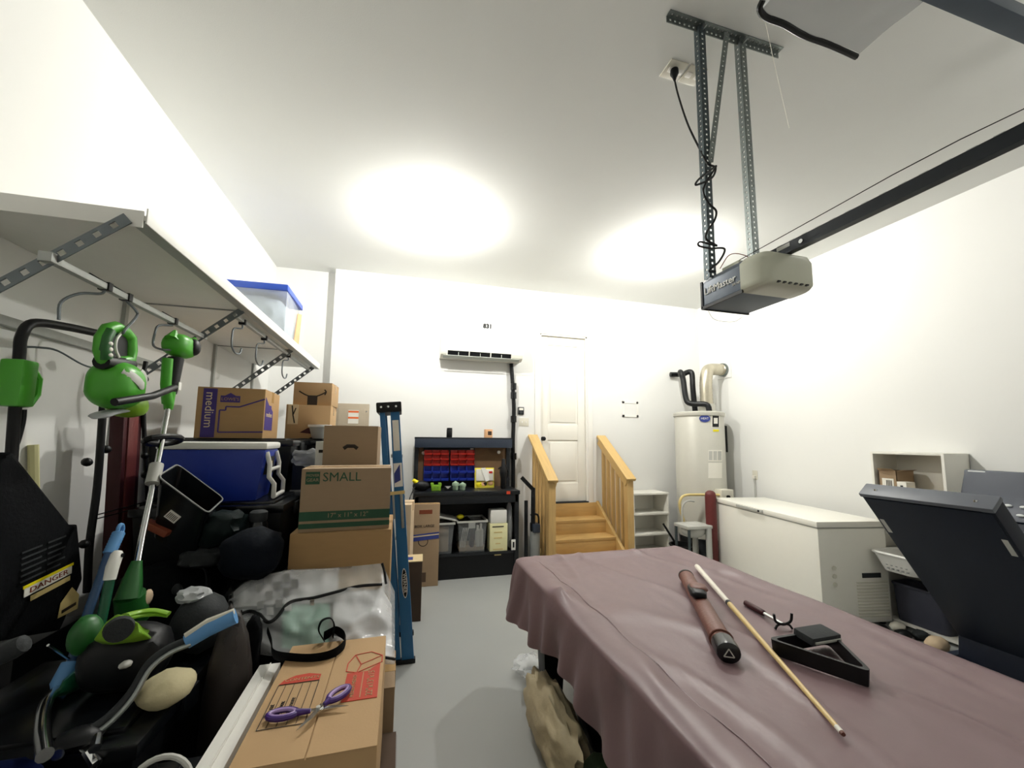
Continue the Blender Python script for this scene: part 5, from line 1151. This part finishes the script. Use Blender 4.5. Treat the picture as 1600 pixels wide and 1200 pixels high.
# scissors
sc_ = lambda x, y: oz(x, y, .81)
pv = sc_(497, 1110); pv.z = .809
t = thing('scissors', 'open scissors with purple handles on the red-printed box', 'scissors', pv)
def blade(tip, hnd, z):
    d_ = (tip-pv).normalized(); n_ = V((-d_.y, d_.x, 0)); dh = (hnd-pv).normalized(); nh = V((-dh.y, dh.x, 0))
    b = B(); b.prism([(0, 0), (1, 0), (2, 0), (3, 0)], 0, 1, lambda u, v, d: {0: pv-d_*.02+n_*.008, 1: pv-d_*.02-n_*.006, 2: tip-n_*.0005, 3: pv+d_*.04+n_*.011}[int(u)]+V((0, 0, z+d*.0018)))
    obj('blade', b, 'chrome', t)
    o = hnd; Lh = (hnd-pv).length
    g_ = obj('handle', B().tube([pv+dh*.02+V((0, 0, z)), pv+dh*(Lh-.065)+V((0, 0, z))], [.006, .010], 10), 'scis', t)
    obj('finger_ring', B().tube([o+dh*(.038*math.cos(k*.45)-.03)+nh*(.020*math.sin(k*.45))+V((0, 0, z)) for k in range(14)], .0078, 8, True), 'scis', g_)
    obj('ring_liner', B().tube([o+dh*(.034*math.cos(k*.45)-.03)+nh*(.016*math.sin(k*.45))+V((0, 0, z+.003)) for k in range(14)], .0055, 8, True), 'scisin', g_)
blade(sc_(545, 1104), sc_(423, 1119), .002); blade(sc_(462, 1147), sc_(541, 1078), .006)
obj('pivot', B().cyl(pv, pv+V((0, 0, .012)), .006, n=12), 'greyl', t)
# white panel on edge
a, c2 = oz(443, 1060, .765), oz(325, 1200, .765)
tag(obj('foam_board', B().hexa([(-.475, 1.18, 0), (-.405, 1.18, 0), (-.405, 1.76, 0), (-.475, 1.76, 0), (-.475, 1.18, .765), (-.405, 1.18, .765), (-.405, 1.76, .765), (-.475, 1.76, .765)]).box((-.44, 1.179, .766), (-.436, 1.76, .7672)), 'trim', bev=.003), 'white board standing on edge beside the red-printed box', 'board')
# ------------------------------------------------------------------ clear zip bag
t = thing('zip_bag', 'clear zippered bag with black piping and straps full of linens', 'bag', (-.32, 1.95, .55))
def lerp(tab, x):
    for (a, p), (c, q_) in zip(tab, tab[1:]):
        if x <= c: return p+(q_-p)*max(0, (x-a))/(c-a)
    return tab[-1][1]
TOPC = [(357, 928), (380, 910), (410, 898), (450, 890), (500, 888), (560, 884), (597, 880), (606, 900), (617, 925)]
BOTC = [(357, 990), (400, 1015), (450, 1022), (560, 1025), (617, 1032)]
def zb_surf(u, v, extra=0.):
    px = 357+260*u; yt, yb = lerp(TOPC, px), lerp(BOTC, px); py = yb+(yt-yb)*v
    e = math.sin(math.pi*min(1, max(0, u*.96+.02)))**.5
    Y = 1.86-.03*e+.34*v-.06*e*math.sin(math.pi*v)+.045*NZ.noise(V((u*5, v*4, 3)))+.02*NZ.noise(V((u*13, v*9, 7)))
    return oy(px, py, Y+extra)
b = B(); vs = b.grid(54, 30, zb_surf)
V2 = [[b.v(zb_surf(i/53, j/29)+V((0, .03+.05*math.sin(math.pi*(j+.5)/30)*math.sin(math.pi*(i+.5)/54), -.03-.05*math.sin(math.pi*(j+.5)/30)))) for j in range(30)] for i in range(54)]
for i in range(53):
    for j in range(29): b.f([V2[i][j], V2[i][j+1], V2[i+1][j+1], V2[i+1][j]])
per = [(i, 0) for i in range(54)]+[(53, j) for j in range(1, 30)]+[(i, 29) for i in range(52, -1, -1)]+[(0, j) for j in range(28, 0, -1)]
for q in range(len(per)):
    (i, j), (k, l) = per[q], per[(q+1) % len(per)]; b.f([vs[i][j], V2[i][j], V2[k][l], vs[k][l]])
obj('clear_vinyl', b, 'clear2', t, smooth=80)
def fill(nm, u0, u1, v0, v1, m, ex=.014):
    b = B(); A = b.grid(18, 14, lambda u, v: zb_surf(u0+(u1-u0)*u, v0+(v1-v0)*v, ex+.012*NZ.noise(V((u*4, v*4, u0*9)))))
    C = [[b.v(zb_surf(u0+(u1-u0)*i/17, v0+(v1-v0)*j/13)+V((0, .03+.02*math.sin(math.pi*j/13), 0))) for j in range(14)] for i in range(18)]
    for i in range(17):
        for j in range(13): b.f([C[i][j], C[i][j+1], C[i+1][j+1], C[i+1][j]])
    per = [(i, 0) for i in range(18)]+[(17, j) for j in range(1, 14)]+[(i, 13) for i in range(16, -1, -1)]+[(0, j) for j in range(12, 0, -1)]
    for q in range(len(per)):
        (i, j), (k, l) = per[q], per[(q+1) % len(per)]; b.f([A[i][j], C[i][j], C[k][l], A[k][l]])
    return obj(nm, b, m, t, smooth=80)
fill('white_linen', .03, .66, .60, .97, 'linen'); fill('teal_linen', .32, .60, .06, .56, 'teal'); fill('white_linen', .63, .98, .05, .70, 'linen'); fill('dark_linen', .03, .30, .06, .55, 'greyd'); fill('tan_linen', .66, .92, .73, .95, 'kraft')
pl = [(405, 918), (418, 905), (433, 915), (420, 930), (447, 903), (448, 925), (436, 943), (460, 912), (407, 945), (422, 955), (450, 948)]
for x, y in pl:
    u = (x-357)/260; yt, yb = lerp(TOPC, x), lerp(BOTC, x)
    pb = B(); pb.grid(4, 4, lambda a, c: zb_surf(u+(a-.5)*.042, (yb-y)/(yb-yt)+(c-.5)*.10, -.004)); obj('check_patch', pb, 'plaid', t)
def zpx(x, y, ex=-.006):
    yt, yb = lerp(TOPC, x), lerp(BOTC, x); return zb_surf((x-357)/260, (yb-y)/(yb-yt), ex)
obj('zip_piping', B().tube(bez([zpx(x, y) for x, y in ((372, 962), (390, 955), (405, 960), (418, 972), (432, 965), (448, 945), (462, 938), (490, 934), (525, 925), (560, 916), (597, 913))], 5), .007, 8), 'black', t)
obj('side_piping', B().tube(bez([zpx(x, y) for x, y in ((597, 880), (601, 895), (603, 912))], 4), .006, 8), 'black', t)
obj('side_piping', B().tube(bez([zpx(x, y) for x, y in ((360, 932), (361, 945), (366, 957), (378, 955))], 4), .0065, 8), 'black', t)
obj('bottom_piping', B().tube([zb_surf(.55+.45*k/10, .02, -.004) for k in range(11)], .006, 8), 'black', t)
q = zpx(488, 940, -.012); obj('zip_pull', B().box((q.x-.008, q.y-.006, q.z-.014), (q.x+.008, q.y+.002, q.z+.008)), 'chrome', t)
S1 = [oy(418, 985, 1.83), oy(424, 1003, 1.79), oz(428, 1022, .815), oz(455, 1028, .812), oz(490, 1029, .812), oz(520, 1022, .814), oz(537, 1008, .818), oz(538, 994, .825), oy(524, 986, 1.86), oy(506, 994, 1.84)]
obj('strap', B().tube(bez(S1, 6), .021, 8, flat=(1, .12), up=(0, -.3, 1)), 'blackf', t)
obj('strap', B().tube(bez([oy(506, 1000, 1.80), oy(498, 985, 1.79), oy(503, 970, 1.79), oy(516, 966, 1.80), oy(522, 976, 1.81), oy(520, 994, 1.82)], 6), .017, 8, flat=(1, .14), up=(.3, -1, .2)), 'blackf', t)

# ------------------------------------------------------------------ dark pile
def q(x, y, Y): return oy(x, y, Y)
dkb = [((-1.05, 2.22, .30), (.19, .22, .32), 'large black bag on the floor beside the dark red post', 'bag'),
       ((-.69, 2.265, .47), (.14, .145, .50), 'large black bag on the floor under the navy duffel', 'bag')]
for k, (z0, z1) in enumerate(((0, .37), (.37, .74))): tote('black lidded storage tote %s under the pale wheel and chrome fittings' % ('on the floor' if k == 0 else 'topmost of its stack'), -1.30, -.49, .86, 1.37, z0, z1)
for k, (z0, z1) in enumerate(((0, .395), (.395, .79))): tote('black lidded storage tote %s under the lime green yard machine' % ('on the floor' if k == 0 else 'topmost of its stack'), -1.22, -.665, 1.40, 1.94, z0, z1)
for i, (c, r, lab, cat) in enumerate(dkb): blobthing('black_bag', lab, cat, c, r, 'bag', .16, 2.6, 70+i, c[2]-.004, .85, group='black bags in the pile')
t = thing('car_seat_case', 'bulky black equipment case behind the string trimmer', 'case', (-.98, 2.35, .7))
obj('case_body', B().blob((-1.05, 2.30, .81), (.19, .15, .2), .08, 2.5, 80, 3, .2, .75), 'blackf', t)
obj('clasp_ring', B().blob((-.93, 2.165, .93), (.02, .02, .025), .1, sub=2), 'greyd', t)
blobthing('navy_duffel', 'dark navy padded duffel on the black pile', 'bag', (-.65, 2.175, 1.065), (.125, .115, .11), 'navy', .14, 2.4, 81, None, .8)
blobthing('green_tarp', 'dark green folded tarp under the black bin', 'tarp', (-.825, 2.30, 1.16), (.10, .09, .08), 'tarp', .35, 3.4, 82, None, .75)
blobthing('grey_tarp', 'grey-green folded plastic sheet on the pile', 'tarp', (-.86, 2.27, 1.04), (.095, .085, .045), 'greyd', .35, 4, 83, None, .75)
p = q(402, 835, 2.34)
t = thing('black_flask', 'black flask with a shiny lid standing in the pile', 'flask', p)
obj('flask_body', B().lathe([(.04, -.20), (.045, -.19), (.045, .05), (.035, .07)], p, 16), 'blackp', t); obj('flask_lid', B().lathe([(.037, .065), (.04, .075), (.04, .11), (.03, .118), (0, .12)], p, 16), 'greyd', t)
# tilted black bin with barcode
t = thing('black_bin', 'open black plastic bin with a barcode sticker lying tilted', 'bin', q(280, 840, 2.3))
RC = [q(246, 744, 2.14), q(277, 725, 2.36), q(350, 779, 2.40), q(325, 802, 2.18)]
dn = V((-.05, .05, -.26))
def rr4(P4, r, sh=0.):
    out = []; c = sum(P4, V())/4
    for k in range(4):
        P_, A_, C_ = P4[k], P4[k-1], P4[(k+1) % 4]
        u = (A_-P_).normalized()*r; w_ = (C_-P_).normalized()*r
        for f_ in (0, .33, .67, 1): out.append((P_+u)*(1-f_)**2+P_*2*f_*(1-f_)+(P_+w_)*f_**2)
    return [p+(c-p).normalized()*sh for p in out]
c4 = sum(RC, V())/4; BT = [c4+(p-c4)*.78+dn for p in RC]
b = B(); rs = [[b.v(p) for p in ring] for ring in (rr4(BT, .02), rr4(RC, .03), rr4(RC, .03, .006), rr4([p-dn*.05 for p in BT], .02, .006))]
for A, C in zip(rs, rs[1:]):
    for j in range(16): b.f([A[j], A[(j+1) % 16], C[(j+1) % 16], C[j]])
b.f(rs[0][::-1]); b.f(rs[-1]); bb = obj('bin_body', b, 'blackp', t)
obj('rim', B().tube(rr4(RC, .03), .0035, 6, True), 'grey', t)
sp_ = (RC[0]*.62+RC[3]*.38)*.55+(BT[0]*.62+BT[3]*.38)*.45; ux = (RC[3]-RC[0]).normalized(); uy = -dn.normalized()
nf = ux.cross(uy); nf = nf if nf.y < 0 else -nf
SF = fm(sp_+nf*.004, ux, uy)
stk = plate('barcode_sticker', SF, -.026, -.02, .026, .02, 'sticky', bb, th=.003)
for k in range(6): plate('barcode_line', SF @ M.Translation((0, 0, .0026)), -.02+k*.007, -.014, -.017+k*.007, .012, 'ink', stk)
tag(obj('orange_tag', B(M.Translation(q(246, 825, 2.20)) @ M.Rotation(math.radians(30), 4, 'Y')).box((-.055, -.03, -.014), (.055, .03, .014)), 'rust', bev=.006), 'rusty orange plastic handle under the black bin', 'handle')
# green machine
t = thing('green_blower', 'lime green yard machine with a round black cap and yellow-green handle', 'blower', q(178, 1010, 1.55))
gy_ = lambda x, y, Y=1.52: oy(x, y, Y+.06)
TP = [gy_(143, 1001), gy_(163, 972), gy_(182, 958), gy_(198, 962), gy_(210, 978), gy_(225, 990), gy_(200, 999), gy_(165, 1004)]
b = B(); f_ = [b.v(p) for p in TP]; k_ = [b.v(p+V((.0, .07, -.05))) for p in TP]; b.f(f_); b.f(k_[::-1])
for i in range(8): b.f([f_[i], k_[i], k_[(i+1) % 8], f_[(i+1) % 8]])
hs_ = obj('housing', b, 'lime', t, .01, seg=3)
cq = gy_(186, 983, 1.515); nq = (CAM-cq).normalized()
Tc = fm(cq+nq*.014, nq.cross(V((0, 0, 1))), V((0, 0, 1)))
obj('cap', B(Tc).lathe([(.034, -.012), (.037, .004), (.033, .014), (.02, .022), (0, .024)], (0, 0, 0), 20), 'greyd', t)
obj('side_pod', B().blob(gy_(134, 992, 1.6), (.04, .05, .06), .1, 2, 91, 3), 'greend', t)
obj('lower_shell', B().blob(gy_(200, 1025, 1.62), (.115, .09, .094), .08, 2, 92, 3, None, .75), 'black', t)
obj('carry_handle', B().tube(bez([gy_(196, 962, 1.56), gy_(215, 957, 1.6), gy_(240, 954, 1.62), gy_(264, 959, 1.62)], 5), .011, 8, flat=(.7, 1.3)), 'lime', t)
obj('carry_handle', B().tube(bez([gy_(200, 966, 1.56), gy_(220, 962, 1.6), gy_(244, 960, 1.62), gy_(262, 962, 1.62)], 5), .006, 8), 'lime', t)
obj('switch_tip', B().blob(gy_(196, 1038, 1.5), (.015, .02, .01), .2, sub=2), 'greyl', t)
# grey stuff sack
t = thing('stuff_sack', 'round grey stuff sack with a silvery gathered top', 'sack', q(318, 955, 1.75))
obj('sack_body', B().blob(V((q(316, 955, 1.88).x, 1.88, .89)), (.095, .095, .105), .08, 2.5, 95, 3), 'greyd', t)
obj('gathered_top', B().blob(q(303, 925, 1.88)+V((0, 0, -.012)), (.055, .05, .03), .3, 5, 96, 3), 'silverp', t)
# vacuum hose with blue sleeve
h_ = lambda x, y, Y=1.35: oy(x, y, Y)
t = thing('floor_mop', 'grey curved tube with a blue and cream sleeve lying across the pile', 'tube', h_(220, 1070))
obj('sleeve', B().tube([h_(292, 1003, 1.57), h_(325, 982, 1.585), h_(368, 962, 1.60)], [.022, .026, .026], 10), 'skyblue', t)
obj('cream_edge', B().tube([h_(290, 994, 1.565), h_(325, 971, 1.58), h_(366, 955, 1.595)], .010, 8), 'pvc', t)
tb = bez([h_(295, 1000, 1.57), h_(262, 1014, 1.555), h_(232, 1038, 1.53), h_(205, 1082, 1.495), h_(170, 1120, 1.455), h_(128, 1150, 1.42)], 6)
obj('tube', B().tube(tb, .012, 10), 'greyd', t); obj('tube', B().tube([p_+V((.012, -.012, -.008)) for p_ in tb], .007, 8), 'steel', t)
obj('clamp', B().blob(h_(122, 1153, 1.42), (.05, .04, .025), .2, 3, 9, 2), 'black', t)
for x, y, x2, y2 in ((130, 1165, 150, 1195), (152, 1150, 148, 1170), (100, 1165, 90, 1180)): obj('chrome_fitting', B().tube([h_(x, y, 1.41), h_(x2, y2, 1.37)], [.010, .013], 8), 'chrome', t)
blobthing('cream_cushion', 'cream rounded cushion end sticking out of the pile', 'cushion', (-.672, 1.56, .825), (.072, .08, .045), 'cushion', .08, 2, 97)
blobthing('mesh_bag', 'brown translucent plastic bag sagging beside the white board', 'plastic bag', (-.555, 1.71, .50), (.078, .092, .50), 'mesh', .1, 3, 98, .496)
blobthing('black_pouch', 'black pouch hanging behind the strap of the zip bag', 'pouch', (-.525, 1.835, .80), (.028, .032, .11), 'blackf', .15, 3, 99, None, .7)
wc = V((-.505, 1.17, .795)); t = thing('wheel', 'pale wheel rim half buried at the front of the pile', 'wheel', wc)
WP = lambda R, k, n=28: wc+V((R*math.cos(k*2*math.pi/n), .25*R*math.sin(k*2*math.pi/n), R*math.sin(k*2*math.pi/n)))
obj('rim', B().tube([WP(.066, k) for k in range(28)], .0065, 8, True), 'greyl', t)
obj('hub', B().cyl(wc+V((0, -.03, 0)), wc+V((0, .03, 0)), .014, n=10), 'black', t)
for k in range(0, 28, 4): obj('spoke', B().cyl(wc, WP(.066, k), .0022, n=6), 'black', t)
tag(obj('grip_handle', B().tube([V((-1.2, 1.3, .735)), h_(-40, 1040, 1.3), h_(20, 1014, 1.3), h_(38, 1005, 1.3), h_(43, 1003, 1.3)], [.02, .026, .024, .02, .01], 12), 'greyd'), 'grey rounded grip end sticking out over the pile', 'handle')
blobthing('blue_bag', 'dark blue cloth bag at the front of the pile', 'bag', (-.885, 1.30, .782), (.09, .06, .045), 'darkblue', .2, 3, 100)
blobthing('long_case', 'long dark padded case lying across the pile', 'case', (-.96, 1.08, .795), (.20, .10, .06), 'navy', .08, 2, 101, .058, .8)

# ------------------------------------------------------------------ blue step ladder leaning folded
t = thing('step_ladder', 'blue fibreglass step ladder folded and leaning on the boxes', 'ladder', (.09, 3.16, 0))
lf = oz(632, 1035, 0); tp = oy(607, 640, 3.12); bt = V((lf.x-.02, 3.13, 0)); dl = (tp-bt).normalized(); sx_ = dl.cross(V((0, 1, 0))).normalized()
if sx_.x < 0: sx_ = -sx_
def rail_(y, o0, o1, wd, m='ladder', l0=0., l1=1.):
    a, c = bt+(tp-bt)*l0, bt+(tp-bt)*l1
    return B().hexa([a+sx_*(o0-wd/2)+V((0, y, 0)), a+sx_*(o0+wd/2)+V((0, y, 0)), a+sx_*(o0+wd/2)+V((0, y+.03, 0)), a+sx_*(o0-wd/2)+V((0, y+.03, 0)),
                     c+sx_*(o1-wd*.38)+V((0, y, 0)), c+sx_*(o1+wd*.38)+V((0, y, 0)), c+sx_*(o1+wd*.38)+V((0, y+.03, 0)), c+sx_*(o1-wd*.38)+V((0, y+.03, 0))])
for y in (0, .42):
    fr_ = obj('front_rail', rail_(y, .045, .045, .085), 'ladder', t, .004)
    obj('rear_rail', rail_(y+.01, -.03, -.045, .05), 'ladder', t, .003)
    if y == 0: f0 = fr_
    obj('foot', B().box(tuple(bt+V((-.06, y-.006, 0))), tuple(bt+V((.095, y+.04, .03)))), 'black', t, .004)
for k in range(5):
    c = bt+(tp-bt)*(.15+.165*k); obj('step', B().box((c.x+.0, 3.15, c.z-.012), (c.x+.085, 3.56, c.z+.012)), 'steel', t, .003)
obj('top_cap', B(fm(tp, sx_, (0, 1, 0))).box((-.085, -.03, -.02), (.095, .46, .055)), 'black', t, .01)
for k in (-.05, .0, .055): obj('cap_rivet', B(fm(tp, sx_, (0, 1, 0))).cyl((k, -.034, .02), (k, -.028, .02), .008, n=8), 'chrome', t)
T = fm(bt+V((0, -.0005, 0)), sx_, dl); LL = (tp-bt).length
plate('spec_label', T, .022, LL*.83, .068, LL*.955, 'sticky', f0); lb = plate('blue_label', T, .015, LL*.685, .075, LL*.78, 'white', f0); poly('blue_wedge', T @ M.Translation((0, 0, .001)), [(.017, LL*.70), (.06, LL*.71), (.06, LL*.775), (.017, LL*.74)], 'logoblue', lb)
obj('spreader_plate', B(T).box((-.02, LL*.655, -.004), (.085, LL*.668, .006)), 'hose_y', t); obj('spreader_bar', B(T).box((.05, LL*.52, .002), (.07, LL*.655, .008)), 'steel', t, .001); obj('spreader_bar', B(T).box((-.005, LL*.56, .0), (.01, LL*.655, .006)), 'steel', t, .001)
lg = obj('logo_oval', B(T).prism([(.05+.02*math.cos(k*.3), LL*.305+.105*math.sin(k*.3)) for k in range(21)], 0, .0018, lambda u, v, d: (u, v, d)), 'white', f0)
obj('logo_inner', B(T).prism([(.05+.016*math.cos(k*.3), LL*.305+.098*math.sin(k*.3)) for k in range(21)], .001, .0026, lambda u, v, d: (u, v, d)), 'black', lg)
text('WERNER', .034, T @ M.Translation((.05, LL*.305, .003)) @ M.Rotation(-math.pi/2, 4, 'Z'), 'white', lg)
